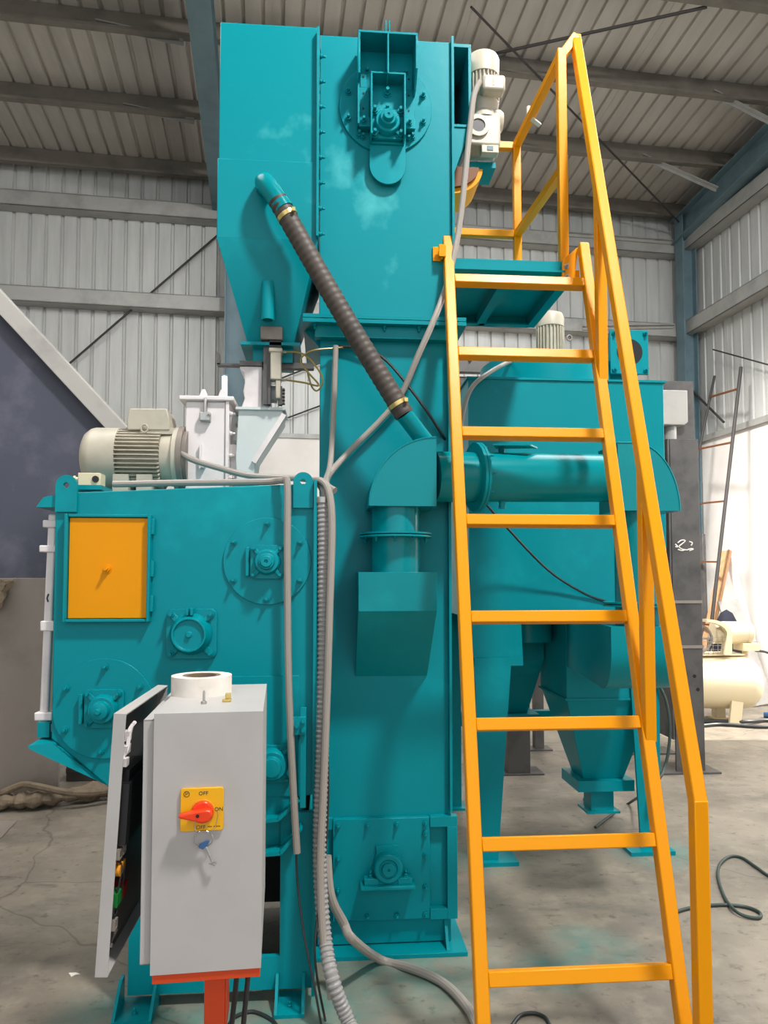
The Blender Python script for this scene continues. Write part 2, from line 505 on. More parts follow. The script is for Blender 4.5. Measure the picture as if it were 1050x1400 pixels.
tr = sgroup('trim_1', SH @ Vector((6, 9.6, 0)))            # corner column, middle column, rafters
b = MB(SH); ibeam(b, (5.94, 9.56, 0), (5.94, 9.56, 6.75), 0.2, 0.2, up=(1, 0, 0)); b.build('column', 'steelwork', tr)
b = MB(SH); ibeam(b, (-0.42, 9.5, 0), (-0.42, 9.5, 6.7), 0.24, 0.3, up=(1, 0, 0)); b.build('column', 'steelwork', tr)
for xx in (5.9, -0.66):
    b = MB(SH); ibeam(b, (xx, 9.7, 6.52), (xx, -5.5, 6.52 + SL * 15.2), 0.22, 0.34); b.build('rafter', 'steelwork', tr)
for (a, c) in (((-0.9, 7.42, 6.95), (-1.75, 7.42, 7.05)), ((-0.9, 8.57, 6.85), (-1.7, 8.57, 6.95)),
               ((5.8, 7.42, 6.75), (5.0, 7.42, 7.05)), ((5.8, 8.57, 6.6), (4.75, 8.57, 6.95)), ((5.8, 9.66, 6.4), (4.2, 9.66, 6.4)), ((5.8, 9.66, 5.15), (4.4, 9.66, 5.05))):
    b = MB(SH); b.beam(a, c, 0.05, 0.012); b.beam(Vector(a) + Vector((0, 0.025, -0.02)), Vector(c) + Vector((0, 0.025, -0.02)), 0.008, 0.05)
    b.build('stay', 'girt', tr)
for (a, c, r) in (((5.85, 9.55, 6.62), (1.9, 6.6, 7.0), 0.012), ((0.2, 8.1, 6.9), (4.2, 6.3, 7.05), 0.016),
                  ((-0.62, 9.82, 6.15), (-4.6, 9.82, 2.2), 0.014), ((-0.2, 9.82, 4.0), (3.4, 9.82, 5.6), 0.011), ((6.0, 9.05, 4.60), (6.0, 7.3, 3.75), 0.010), ((6.0, 9.55, 4.15), (6.0, 8.85, 3.55), 0.016), ((-0.1, 9.82, 3.48), (2.6, 9.82, 4.6), 0.011)):
    b = MB(SH); b.cyl(a, c, r, 8); b.build('brace_rod', 'rod', tr)

tl = thing('tube_light', 'lit white tube light hanging upright on the blue-grey column behind the white feed valve', 'light', SH @ Vector((-0.56, 9.28, 3.2)))
b = MB(SH); b.box(-0.60, -0.52, 9.30, 9.34, 3.15, 4.03); b.build('housing', 'steelwork', tl)
b = MB(SH); b.cyl((-0.56, 9.285, 3.2), (-0.56, 9.285, 4.0), 0.030, 12); b.build('glass_tube', 'lamp', tl)

# ------------------------------------------------------------------ blast cabinet (left)
bc = thing('blast_cabinet', 'teal steel cabinet with amber inspection door and round bolted covers, at left', 'machine', (-0.35, 2.9, 0))
FY = 2.60
MB().prism([(-0.935,1.749), (-0.038,1.792), (-0.033,0.706), (-0.094,0.695), (-0.164,0.627), (-0.512,0.635), (-0.733,0.739), (-0.931,0.91)], FY, 3.38).build('body', 'teal', bc, 0.004)
# throat and base frame under the body
b = MB()
b.prism([(-0.512,0.635), (-0.164,0.627), (-0.089,0.69), (-0.08,0.6), (-0.153,0.515), (-0.52,0.525)], FY + 0.03, 3.3)
b.build('throat', 'teal', bc)
b = MB()
for dy, (p0, p1, p2) in ((0, ((-0.202,0.631), (-0.16,0.635), (-0.09,0.7))), (0, ((-0.211,0.519), (-0.152,0.522), (-0.082,0.604)))):
    for q0, q1 in ((p0, p1), (p1, p2)):
        b.beam((q0[0], 2.585, q0[1]), (q1[0], 2.585, q1[1]), 0.07, 0.012)
b.build('throat_flange', 'teal', bc)
b = MB()
zt, zo, zb = 0.50, 0.155, 0.045
b.box(-0.665, -0.575, FY + .01, FY + .03, zb, zt + .1); b.box(-0.155, -0.045, FY + .01, FY + .03, zb, zt + .14)
b.box(-0.575, -0.155, FY + .01, FY + .03, zb, zo)
b.box(-0.665, -0.653, FY + .03, 3.35, zb, zt + .1); b.box(-0.057, -0.045, FY + .03, 3.35, zb, zt + .14)
b.box(-0.653, -0.057, 3.33, 3.35, zb, zt)
b.build('base_frame', 'teal', bc)
b = MB(); b.box(-0.650, -0.06, 3.30, 3.325, zb, zt); b.build('base_shade_sheet', 'dark_in', bc)  # added near-black sheet: shade inside the base opening as colour
for x0, x1 in (((-0.692,2.613,0)[0], (-0.564,2.603,0)[0]), ((-0.167,2.606,0)[0], (-0.067,2.598,0)[0])):
    b = MB()
    b.box(x0, x1, 2.515, 2.66, 0, 0.012)
    for xx in (x0, x1 - 0.010):
        b.prism_x([(2.515, 0.012), (2.64, 0.012), (2.64, 0.10), (2.605, 0.10)], xx, xx + 0.010)
    f = b.build('foot', 'teal', bc)
    bolt(f, ((x0 + x1) / 2, 2.56, 0.012), 0.8, axis=(0, 0, 1))
# right hand vertical flange
MB().box(-0.045, -0.034, FY - 0.035, FY + 0.02, 0.04, 1.80).build('corner_flange', 'teal', bc)
# lifting lugs
for px, c in ((0, (-0.895, 1.775)), (1, (-0.083, 1.795))):
    cx, cz = c; r = 0.036 if not px else 0.035
    outl = [(cx - r, cz - 0.092), (cx + r, cz - 0.092)] + circle(cx, cz, r, 12, 0, PI, True)
    hole = circle(cx, cz, 0.0105, 12)
    b = MB()
    n = len(outl)
    inn = []
    for (ox, oz) in outl:
        a = math.atan2(oz - cz, ox - cx); inn.append((cx + 0.0105 * math.cos(a), cz + 0.0105 * math.sin(a)))
    b.frame(outl, inn, FY - 0.014, FY - 0.0005)
    b.build('lifting_lug', 'teal', bc)
# inspection door
d0, d1 = (-0.882,1.663), (-0.616,1.317)
xa, xb, za, zb2 = d0[0], d1[0], d1[1], d0[1]
b = MB()
b.box(xa - .012, xa - .002, FY - .030, FY, za - .012, zb2 + .012); b.box(xb + .002, xb + .012, FY - .036, FY, za - .012, zb2 + .012)
b.box(xa - .002, xb + .002, FY - .022, FY, zb2 + .002, zb2 + .012); b.box(xa - .002, xb + .002, FY - .030, FY, za - .012, za - .002)
df = b.build('door_frame', 'teal', bc, 0.002)
for zc in (za + 0.05, za + 0.17, zb2 - .03):
    MB().box(xb + .010, xb + .022, FY - .024, FY - .006, zc - .028, zc + .028).build('hinge', 'teal', df, 0.002)
dr = MB().box(xa, xb, FY - .012, FY - .004, za, zb2).build('inspection_door', 'door_yellow', bc, 0.002)
bolt(dr, (-0.752,2.588,1.486), 1.15, 'door_yellow')
# round covers with their bolts
def cover(c, r, br, angs, name='cover_plate'):
    b = MB(); b.prism(circle(c[0], c[1], r, 56), FY - .008, FY + .002)
    o = b.build(name, 'teal', bc, 0.0015)
    for a in angs:
        bolt(o, (c[0] + br * math.cos(math.radians(a)), FY - .008, c[1] + br * math.sin(math.radians(a))), 1.0)
    return o
cover((-0.207, 1.515), 0.153, 0.133, (90, 30, -30, -90, 210, 150))
cover((-0.757, 1.010), 0.170, 0.142, (88, 31, -32, -91, 209, 150))

def flange_bearing(parent, c, y, wd, ht, prof, cap=True, m='teal', bs=0.9, clamp=None, twist=0):
    x, z = c
    b = MB()
    b.prism(rrect(x, z, wd, ht, wd * 0.14), y - .016, y)
    b.lathe((x, y - .014, z), (0, -1, 0), prof, 36)
    for sx in (-1, 1):                                    # ribs to the corners
        for sz in (-1, 1):
            b.beam((x + sx * wd * .20, y - .020, z + sz * ht * .20), (x + sx * wd * .40, y - .014, z + sz * ht * .40), wd * .12, .02, (0, -1, 0))
    if clamp:
        b.box(x - .012, x - .004, y - .06, y - .012, z + ht * .38, z + ht * .52)
        b.box(x + .002, x + .012, y - .06, y - .012, z + ht * .38, z + ht * .52)
    o = b.build('flange_bearing', m, parent, 0.0015)
    for sx in (-1, 1):
        for sz in (-1, 1):
            bolt(o, (x + sx * wd * .39, y - .018, z + sz * ht * .39), bs, m)
    return o
flange_bearing(bc, (-0.206, 1.512), FY - .008, 0.118, 0.118, [(0, .046), (.018, .044), (.030, .039), (.030, .028), (.045, .026), (.045, .020), (.056, .019), (.056, .006), (.050, .005)])
flange_bearing(bc, (-0.752, 1.012), FY - .008, 0.130, 0.130, [(0, .050), (.022, .048), (.034, .043), (.034, .031), (.058, .029), (.060, .026), (.062, .010), (.074, .009)])
flange_bearing(bc, (-0.464, 1.263), FY, 0.172, 0.172, [(0, .072), (.022, .070), (.034, .062), (.058, .058), (.058, .051), (.048, .050), (.048, .010), (.058, .009)], clamp=True, bs=1.1)
flange_bearing(bc, (-0.182, 0.815), FY - .004, 0.128, 0.128, [(0, .056), (.022, .054), (.036, .047), (.036, .033), (.062, .031), (.064, .012)])
for c, hx in (((-0.206, 1.512), -0.063), ((-0.752, 1.012), -0.07)):   # spacer tongue beside the bearings
    MB().box(c[0] + hx - .012, c[0] + hx, FY - .03, FY - .007, c[1] - .05, c[1] + .05).build('spacer', 'teal', bc, 0.002)
# lower access plate
a0, a1 = (-0.464,1.114), (-0.094,0.7)
MB().box(a0[0], a1[0], FY - .005, FY + .002, a1[1], a0[1]).build('access_plate', 'teal', bc, 0.001)
# lever strap with its bracket
s0, s1 = (-0.087,1.011), (-0.067,0.671)
b = MB(); b.box(s0[0], s0[0] + .020, 2.555, 2.565, s1[1], s0[1]); st = b.build('lever_strap', 'teal', bc, 0.001)
q0, q1 = (-0.111,0.981), (-0.068,0.921)
b = MB(); b.box(q0[0], q1[0], 2.540, 2.556, q1[1], q0[1]); b.box(q0[0], q0[0] + .03, 2.556, FY, q1[1], q1[1] + .01); br = b.build('lever_bracket', 'teal', bc, 0.001)
for dx, dz in ((.012, .03), (.034, .015), (.034, .045)):
    bolt(br, (q0[0] + dx, 2.54, q1[1] + dz), 0.8)
# bent lip at lower left, with its small top bracket
L0, L1, L2 = (-0.976,2.52,0.904), (-0.918,2.58,0.899), (-0.729,2.6,0.739)
b = MB()
va = [b.v(L0), b.v(L1), b.v(L2), b.v((L1[0] - .05, 3.3, L1[2])), b.v((L0[0] - .02, 3.3, L0[2])), b.v((L2[0], 2.62, L2[2] - .004)), b.v((L0[0], 2.53, L0[2] - .012))]
b.f([va[0], va[1], va[2], va[5], va[6]]); b.f([va[0], va[1], va[3], va[4]]); b.f([va[6], va[4], va[0]]); b.f([va[6], va[5], va[4]]); b.f([va[5], va[2], va[1], va[3]]); b.f([va[5], va[3], va[4]])
b.build('chute_lip', 'teal', bc)
# door post: white hinge rod with collars on the left edge
g = (-0.985,2.7,1.679); h = (-0.994,2.7,1.017)
b = MB(); b.box(-0.985, -0.945, 2.62, 2.74, 0.91, 0.96); b.build('rod_bearing', 'teal', bc)
b = MB(); b.beam((-0.977, 2.66, 0.93), (-0.962, 2.66, 1.68), 0.028, 0.028); hr = b.build('hinge_rod', 'white_paint', bc, 0.006)
for px, py, wd, ht in ((66, 719, .05, .026), (60, 752, .07, .024), (63, 853, .05, .035), (61, 970, .075, .028), (60, 985, .045, .03)):
    zz = 1.45 + (792.4 - py) / 1000 * 2.66
    MB().box(-0.985 - wd / 2 + .02, -0.955 + .012, 2.635, 2.685, zz - ht / 2, zz + ht / 2).build('collar', 'white_paint', hr, 0.004)
b = MB(); b.prism([(-1.0, 1.70), (-0.925, 1.70), (-0.925, 1.745), (-0.975, 1.735)], 2.60, 2.9); b.build('top_bracket', 'teal', bc)
b = MB(); b.beam((-0.967, 2.645, 1.400), (-0.972, 2.645, 1.385), .005, .002, (0, -1, 0)); b.beam((-0.972, 2.645, 1.385), (-0.968, 2.645, 1.372), .005, .002, (0, -1, 0)); b.build('pen_mark', 'cable', hr)

# ------------------------------------------------------------------ blast wheel motor on the cabinet roof
mt = thing('wheel_motor', 'pale grey finned electric motor lying on top of the teal cabinet', 'motor', (-0.78, 3.0, 1.79))
mc = (3.0, 1.935)
b = MB(); b.lathe((-0.968, 3.0, 1.935), (1, 0, 0), [(0, .05), (.004, .085), (.015, .105), (.035, .120), (.05, .124), (.145, .124), (.145, .112)], 40)
b.build('fan_cowl', 'motor', mt)
b = MB()
b.cyl((-0.845, 3.0, 1.935), (-0.63, 3.0, 1.935), 0.098, 40)
b.build('stator', 'motor', mt)
b = MB()
for i in range(44):
    a = 2 * PI * i / 44
    u = Vector((0, math.cos(a), math.sin(a)))
    c0 = Vector((-0.84, 3.0, 1.935)) + u * 0.109; c1 = Vector((-0.655, 3.0, 1.935)) + u * 0.109
    b.beam(c0, c1, 0.0045, 0.026, u)
b.build('cooling_fins', 'motor', mt)
b = MB(); b.lathe((-0.655, 3.0, 1.935), (1, 0, 0), [(0, .105), (.04, .110), (.05, .130), (.068, .130)], 40); b.build('end_shield', 'motor', mt)
b = MB(); b.lathe((-0.587, 3.0, 1.935), (1, 0, 0), [(0, .134), (.02, .134), (.02, .118), (.035, .118)], 40); b.build('adapter_ring', 'mill', mt)
b = MB(); b.prism([(-0.775,2.124), (-0.633,2.126), (-0.621,2.085), (-0.62,2.04), (-0.784,2.038), (-0.785,2.082)], 2.92, 3.06); tb = b.build('terminal_box', 'motor', mt, 0.004)
b = MB(); b.box(-0.735, -0.60, 2.925, 3.055, 2.025, 2.05); b.build('box_neck', 'motor', mt)
b = MB(); b.lathe((-0.715, 2.93, 2.030), (0.3, -1, 0), [(-.004, .012), (.004, .012)], 14); b.tube([(-0.715 + .013 * math.cos(t * PI / 6), 2.91, 2.043 + .016 * math.sin(t * PI / 6)) for t in range(13)], .004, 6, 0); b.build('eyebolt', 'motor', mt)
for xx in (-0.80, -0.71):
    b = MB(); b.box(xx - .03, xx + .03, 2.90, 3.10, 1.79, 1.86); b.build('foot', 'motor', mt)
# small junction box with gland at the motor
jb = thing('junction_box', 'small beige junction box on top of the cabinet below the motor', 'junction box', (-0.841,2.75,1.784))
b = MB(); b.box(-0.895, -0.815, 2.70, 2.76, 1.785, 1.835); b.build('enclosure', 'cream', jb, 0.003)
b = MB(); b.cyl((-0.832, 2.70, 1.812), (-0.832, 2.694, 1.812), .012, 14); b.build('plug', 'black', jb)
b = MB(); b.cyl((-0.895, 2.73, 1.815), (-0.912, 2.73, 1.815), .008, 10); b.cyl((-0.912, 2.73, 1.815), (-0.918, 2.73, 1.815), .013, 6); b.build('gland', 'cream', jb)
b = MB(); b.box(-0.905, -0.80, 2.66, 2.80, 1.77, 1.786); b.build('bracket', 'teal', jb)

# ------------------------------------------------------------------ blast wheel housing
wh = thing('wheel_housing', 'white primed wheel housing box standing on the teal cabinet beside the motor', 'housing', (-0.45, 3.05, 1.79))
b = MB(); b.box(-0.565, -0.405, 2.95, 3.22, 1.79, 2.165); b.build('box', 'white_paint', wh, 0.006)
b = MB(); b.box(-0.588, -0.372, 2.93, 3.24, 2.165, 2.183); ld = b.build('lid', 'white_paint', wh, 0.004)
for xx in (-0.50, -0.425):
    b = MB(); b.prism([(xx - .022, 2.183), (xx + .022, 2.183), (xx + .006, 2.222), (xx - .006, 2.222)], 2.98, 2.992); b.build('lug', 'white_paint', ld, 0.002)
b = MB(); b.box(-0.405, -0.392, 2.94, 3.24, 1.80, 2.165); sf = b.build('side_flange', 'white_paint', wh, 0.002)
for zz in (1.86, 1.95, 2.04, 2.12):
    bolt(sf, (-0.392, 2.97, zz), .9, 'white_paint', (1, 0, 0))
    bolt(sf, (-0.392, 3.19, zz), .9, 'white_paint', (1, 0, 0))
b = MB(); b.box(-0.392, -0.352, 2.99, 3.15, 1.80, 2.0); b.cyl((-0.352, 3.05, 1.93), (-0.32, 3.05, 1.93), .06, 20); b.build('inlet_boss', 'white_paint', wh, 0.004)
b = MB(); b.box(-0.49, -0.478, 2.925, 2.95, 2.09, 2.175); b.box(-0.505, -0.463, 2.92, 2.95, 2.08, 2.115); b.build('toggle_clamp', 'zinc', wh, 0.003)
bolt(wh, (-0.470, 2.925, 2.105), .9, 'zinc')
b = MB(); b.cyl((-0.488, 2.95, 1.90), (-0.488, 2.915, 1.90), .008, 8); b.box(-0.505, -0.497, 2.93, 2.95, 1.89, 1.99); b.build('handle', 'white_paint', wh)
b = MB(); b.cyl((-0.565, 3.03, 1.995), (-0.60, 3.03, 1.995), .016, 12); b.build('boss', 'white_paint', wh)
# drain plug fittings in front of the housing
b = MB(); b.cyl((-0.37, 2.90, 1.825), (-0.29, 2.90, 1.822), .012, 10)
for xx in (-0.36, -0.335, -0.30): b.cyl((xx, 2.90, 1.824), (xx + .012, 2.90, 1.824), .018, 6)
b.box(-0.37, -0.30, 2.89, 2.96, 1.79, 1.815)
b.build('inlet_fitting', 'zinc', wh)

# ------------------------------------------------------------------ shot chute and feed valve
ch = thing('shot_chute', 'pale grey slanting steel chute beneath the white feed valve', 'chute', (-0.30, 3.0, 1.80))
b = MB(); b.prism([(-0.355, 2.134), (-0.178, 2.134), (-0.178, 2.10), (-0.285, 1.93), (-0.30, 1.80), (-0.36, 1.80), (-0.365, 1.95)], 2.95, 3.12); b.build('spout', 'chute', ch, 0.003)
b = MB(); b.beam((-0.172, 2.943, 2.115), (-0.292, 2.943, 1.918), .02, .02, (0, -1, 0)); b.build('rim', 'white_paint', ch)
b = MB(); b.box(-0.365, -0.168, 2.935, 3.13, 2.132, 2.142); b.build('flange', 'chute', ch)
fv = thing('feed_valve', 'white feed valve with grey pneumatic cylinder under the hopper outlet', 'valve', (-0.30, 3.0, 2.14))
b = MB()
b.prism([(-0.345, 2.142), (-0.262, 2.142), (-0.262, 2.312), (-0.352, 2.312), (-0.352, 2.30), (-0.335, 2.285), (-0.332, 2.245), (-0.338, 2.21), (-0.332, 2.18)], 2.95, 3.10); b.build('body', 'white_paint', fv, 0.004)
b = MB(); b.box(-0.262, -0.232, 2.96, 3.08, 2.145, 2.30); b.cyl((-0.232, 3.0, 2.21), (-0.205, 3.0, 2.21), .035, 18); b.build('side_plate', 'chute', fv)
b = MB(); b.box(-0.445, -0.26, 2.965, 3.0, 2.318, 2.326); b.prism([(-0.445, 2.32), (-0.432, 2.32), (-0.438, 2.368), (-0.448, 2.375)], 2.965, 3.0); b.box(-0.352, -0.262, 2.94, 3.10, 2.312, 2.330); b.box(-0.20, -0.055, 2.965, 3.0, 2.312, 2.334); b.build('slide_plate', 'dark_steel', fv)
b = MB(); b.box(-0.255, -0.232, 2.92, 2.94, 2.15, 2.44); b.box(-0.236, -0.226, 2.915, 2.945, 2.15, 2.43); b.build('mounting_bars', 'dark_steel', fv)
b = MB(); b.box(-0.265, -0.178, 2.89, 2.96, 2.405, 2.458); b.build('end_cap', 'mill', fv, 0.003)
b = MB(); b.box(-0.226, -0.183, 2.895, 2.945, 2.245, 2.365); b.box(-0.232, -0.178, 2.89, 2.95, 2.355, 2.372); b.box(-0.205, -0.186, 2.90, 2.94, 2.17, 2.245); b.build('air_cylinder', 'motor', fv, 0.004)
b = MB(); b.box(-0.23, -0.183, 2.90, 2.945, 2.372, 2.405); b.build('clevis', 'black', fv)
b = MB(); b.box(-0.196, -0.18, 2.92, 2.95, 2.15, 2.225)
for i in range(5): b.box(-0.18, -0.170, 2.92, 2.95, 2.155 + i * .014, 2.161 + i * .014)
b.build('muffler', 'dark_steel', fv)
for zz in (2.365, 2.25):
    b = MB(); b.cyl((-0.183, 2.92, zz), (-0.165, 2.92, zz), .006, 8); b.build('air_fitting', 'zinc', fv)
at = thing('air_tube', 'olive yellow pneumatic tube looped from the top port of the feed valve cylinder', 'tube', (-0.1, 2.9, 2.3), 'pneumatic tubes of the feed valve')
b = MB(); b.tube([(-0.165, 2.92, 2.365), (-0.095,2.9,2.351), (-0.036,2.9,2.29), (-0.018,2.9,2.24), (-0.039,2.9,2.204), (-0.062,2.9,2.222), (-0.08,2.9,2.289)], .0038, 6); b.build('hose_run', 'tube_y', at)
at = thing('air_tube', 'olive yellow pneumatic tube from the lower port of the feed valve cylinder', 'tube', (-0.1, 2.9, 2.3), 'pneumatic tubes of the feed valve')
b = MB(); b.tube([(-0.165, 2.92, 2.25), (-0.094,2.89,2.233), (-0.033,2.89,2.223), (-0.079,2.89,2.278), (-0.106,2.89,2.324), (-0.065,2.89,2.361), (0.022,2.91,2.381), (0.067,2.93,2.392)], .0038, 6); b.build('hose_run', 'tube_y', at)

# ------------------------------------------------------------------ separator hopper
hp = thing('separator_hopper', 'tall teal hopper box with tapered bottom left of the elevator head', 'hopper', (-0.23, 3.05, 2.39))
MB().box(-0.428, -0.040, 2.83, 3.40, 3.096, 3.658).build('upper_box', 'teal_patchy', hp, 0.003)
b = MB(); b.box(-0.432, -0.040, 2.826, 3.40, 2.78, 3.10); b.build('lower_box', 'teal_patchy', hp, 0.003)
V = [(-0.432, 2.826, 2.782), (-0.273, 2.826, 2.628), (-0.200, 2.826, 2.628), (-0.040, 2.826, 2.782)]
O = [(-0.318, 2.93, 2.395), (-0.135, 2.93, 2.395)]
Bk = [(-0.432, 3.40, 2.782), (-0.040, 3.40, 2.782)]
Ob = [(-0.318, 3.12, 2.395), (-0.135, 3.12, 2.395)]
b = MB()
v = [b.v(p) for p in V]; o = [b.v(p) for p in O]; k2 = [b.v(p) for p in Bk]; ob = [b.v(p) for p in Ob]
b.f(v); b.f([v[1], o[0], o[1], v[2]]); b.f([v[0], o[0], v[1]]); b.f([v[2], o[1], v[3]])
b.f([v[0], k2[0], ob[0], o[0]]); b.f([v[3], o[1], ob[1], k2[1]]); b.f([k2[0], k2[1], ob[1], ob[0]]); b.f([o[0], ob[0], ob[1], o[1]]); b.f([v[0], v[3], k2[1], k2[0]])
b.build('taper', 'teal', hp)
b = MB(); b.lathe((-0.233, 2.845, 2.615), (0, 0, -1), [(0, .026), (.15, .026), (.15, .020), (.02, .020)], 20); b.build('drain_pipe', 'teal', hp)
b = MB(); b.box(-0.345, -0.108, 2.90, 3.16, 2.385, 2.397); b.box(-0.30, -0.14, 2.95, 3.10, 2.33, 2.386); b.build('outlet_flange', 'teal', hp)
b = MB(); b.box(-0.046, -0.036, 2.80, 2.93, 2.79, 3.64); cf = b.build('joint_flange', 'teal', hp, 0.001)
for i in range(8):
    bolt(cf, (-0.036, 2.86, 3.56 - i * .105), .9, 'teal', (1, 0, 0))
# hose stub elbow leaving the hopper
E0 = (-0.233,2.76,2.928)
b = MB(); b.tube([(-0.245, 2.90, 2.985), (-0.245, 2.80, 2.985), (-0.242, 2.765, 2.975), (-0.225, 2.745, 2.945), (-0.195, 2.735, 2.898), (-0.165, 2.73, 2.852)], .038, 20, 6); b.build('hose_stub', 'teal_gloss', hp)

# ------------------------------------------------------------------ bucket elevator
be = thing('bucket_elevator', 'tall teal bucket elevator casing with bolted boot plate and head bearing', 'elevator', (0.24, 3.15, 0))
MB().box(-0.034, 0.512, 2.93, 3.42, 2.50, 3.705).build('head_casing', 'teal_patchy', be, 0.003)
MB().box(-0.030, 0.500, 2.95, 3.40, 0.02, 2.50).build('lower_casing', 'teal', be, 0.003)
b = MB(); b.box(0.512, 0.522, 2.912, 3.44, 2.51, 3.72); b.build('edge_flange', 'teal', be)
b = MB(); b.box(0.492, 0.502, 2.915, 3.0, 0.53, 2.44); b.build('edge_flange', 'teal', be)
for zz in (2.500, 2.482):
    MB().box(-0.098, 0.560, 2.872, 3.45, zz - .008, zz + .008).build('joint_flange', 'teal', be, 0.001)
fl = MB().box(-0.05, 0.53, 2.905, 2.95, 2.425, 2.474).build('stiffener', 'teal', be, 0.001)
for i in range(5):
    bolt(be, (-0.05 + i * .14, 2.895, 2.474), .8, 'teal', (0, 0, -1))
b = MB(); b.prism([(-0.095, 2.475), (-0.03, 2.475), (-0.03, 2.40)], 2.98, 2.99); b.build('gusset', 'teal', be)
# boot
z0, z1 = .121, .512
bp = MB().box(0.030, 0.412, 2.922, 2.95, z0, z1).build('boot_plate', 'teal', be, 0.002)
for x_, z_ in ((.05, .49), (.165, .49), (.28, .49), (.393, .49), (.05, .365), (.393, .45), (.393, .365), (.05, .245), (.393, .245), (.165, .14), (.28, .14), (.393, .14), (.05, .14)):
    bolt(bp, (x_, 2.922, z_), .95)
b = MB(); b.box(0.412, 0.520, 2.915, 2.95, .475, .515); b.box(0.480, 0.520, 2.915, 2.95, .12, .475); b.box(0.412, 0.480, 2.915, 2.95, .12, .16);
b.build('boot_frame', 'teal', be, 0.001)
MB().box(-0.03, 0.03, 2.93, 2.95, .47, .515).build('boot_strip', 'teal', be, 0.001)
b = MB(); b.box(-0.05, 0.55, 2.865, 3.45, 0, .016); b.prism_x([(2.88, .016), (2.95, .016), (2.95, .115)], .47, .482); b.build('base_plate', 'teal', be, 0.001)
# pillow block on the boot
b = MB()
b.prism([(0.158, .262), (0.33, .262), (0.292, .385), (0.288, .41), (0.196, .41), (0.20, .385)], 2.910, 2.922)
b.build('take_up_plate', 'teal', be, 0.001)
b = MB()
b.box(0.135, 0.345, 2.855, 2.922, .262, .275); b.box(0.15, 0.205, 2.872, 2.912, .275, .30); b.box(0.28, 0.335, 2.872, 2.912, .275, .30)
b.lathe((0.243, 2.916, .335), (0, -1, 0), [(0, .056), (.045, .056), (.050, .050), (.050, .036), (.044, .034), (.044, .026), (.058, .025), (.058, .005), (.05, .004)], 32)
b.box(0.197, 0.289, 2.876, 2.910, .275, .33)
pb = b.build('pillow_block', 'teal', be, 0.002)
for xx in (0.175, 0.312): bolt(pb, (xx, 2.892, .30), .9, 'teal', (0, 0, 1))
# head: round plate, bracket boxes, bearing, dust flap
cc = (0.237, 3.400)
cp = MB().prism(circle(cc[0], cc[1], 0.192, 56), 2.918, 2.932).build('cover_plate', 'teal', be, 0.002)
for a in (60, 118, 160, 200, 20, -20, 228, -48):
    bolt(cp, (cc[0] + .165 * math.cos(math.radians(a)), 2.918, cc[1] + .165 * math.sin(math.radians(a))), 1.15)
b = MB()
hx0, hz0 = (0.118,3.637); hx1 = (0.356,3.652)[0]
b.box(hx0, hx0 + .008, 2.80, 2.918, 3.46, hz0 - .009); b.prism_x([(2.80, 3.49), (2.86, 3.44), (2.918, 3.44), (2.918, hz0 - .009), (2.80, hz0 - .009)], hx1 - .008, hx1)
b.box(hx0, hx1, 2.80, 2.918, hz0 - .009, hz0); b.box(hx0 + .008, hx1 - .008, 2.908, 2.918, 3.42, hz0 - .009)
b.box(hx0, hx0 + .008, 2.86, 2.918, 3.29, 3.46)
b.build('head_bracket', 'teal', be, 0.001)
hxc = (hx0 + hx1) / 2
b = MB(); b.box(hxc - .003, hxc + .003, 2.795, 2.907, 3.46, hz0 - .009); b.build('web_plate', 'teal', be)
for dx in (-.008, .006):
    b = MB(); b.box(hxc + dx, hxc + dx + .004, 2.83, 2.90, hz0, hz0 + .07); b.build('eye_plate', 'teal', be)
BX0, BZ1 = (0.169,3.483); BX1, BZ0 = (0.31,3.227)
for sx in (-1, 1):
    xc = hxc + sx * 0.094
    b = MB(); b.box(xc - .024, xc + .024, 2.902, 2.918, 3.29, 3.47); b.box(xc - .012, xc + .014, 2.902, 2.918, 3.47, 3.53); rl = b.build('slide_rail', 'teal', be, 0.001)
    for zz in (3.515, 3.445, 3.38):
        b = MB(); b.cyl((xc, 2.903, zz), (xc, 2.9005, zz), .004, 10); b.build('hole', 'dark_in', rl)
    b = MB(); b.box(xc - .024 - (.0 if sx < 0 else .006), xc + .024 + (.006 if sx < 0 else 0), 2.878, 2.902, 3.290, 3.330); cl = b.build('clamp_block', 'teal', be, 0.002)
    bolt(cl, (xc, 2.878, 3.312), 1.1)
    bolt(be, (xc, 2.918, 3.268), 1.0)
b = MB()
b.box(BX0, BX0 + .007, 2.82, 2.90, BZ0, BZ1 - .007); b.box(BX1 - .007, BX1, 2.82, 2.90, BZ0, BZ1 - .007); b.box(BX0, BX1, 2.82, 2.90, BZ1 - .007, BZ1); b.box(BX0 + .007, BX1 - .007, 2.888, 2.90, BZ0, BZ1 - .007)
bh = b.build('bearing_box', 'teal', be, 0.001)
bxc = (BX0 + BX1) / 2
for zz in (BZ1 - .045, BZ1 - .115): bolt(bh, (bxc, 2.888, zz), 1.4)
bz = (0.234,3.299)[1]
flange_bearing(be, (bxc, bz), 2.885, 0.134, 0.124, [(0, .054), (.020, .052), (.030, .047), (.030, .038), (.040, .034), (.050, .030), (.050, .022), (.068, .019), (.068, .005), (.063, .004)], bs=1.3)
o_ = [(0.171, 3.27)] + [(0.243 + .074 * math.cos(t), 3.142 + .078 * math.sin(t)) for t in [PI + PI * i / 20 for i in range(21)]] + [(0.317, 3.27)]
MB().prism(o_, 2.898, 2.906).build('dust_flap', 'teal', be, 0.001)
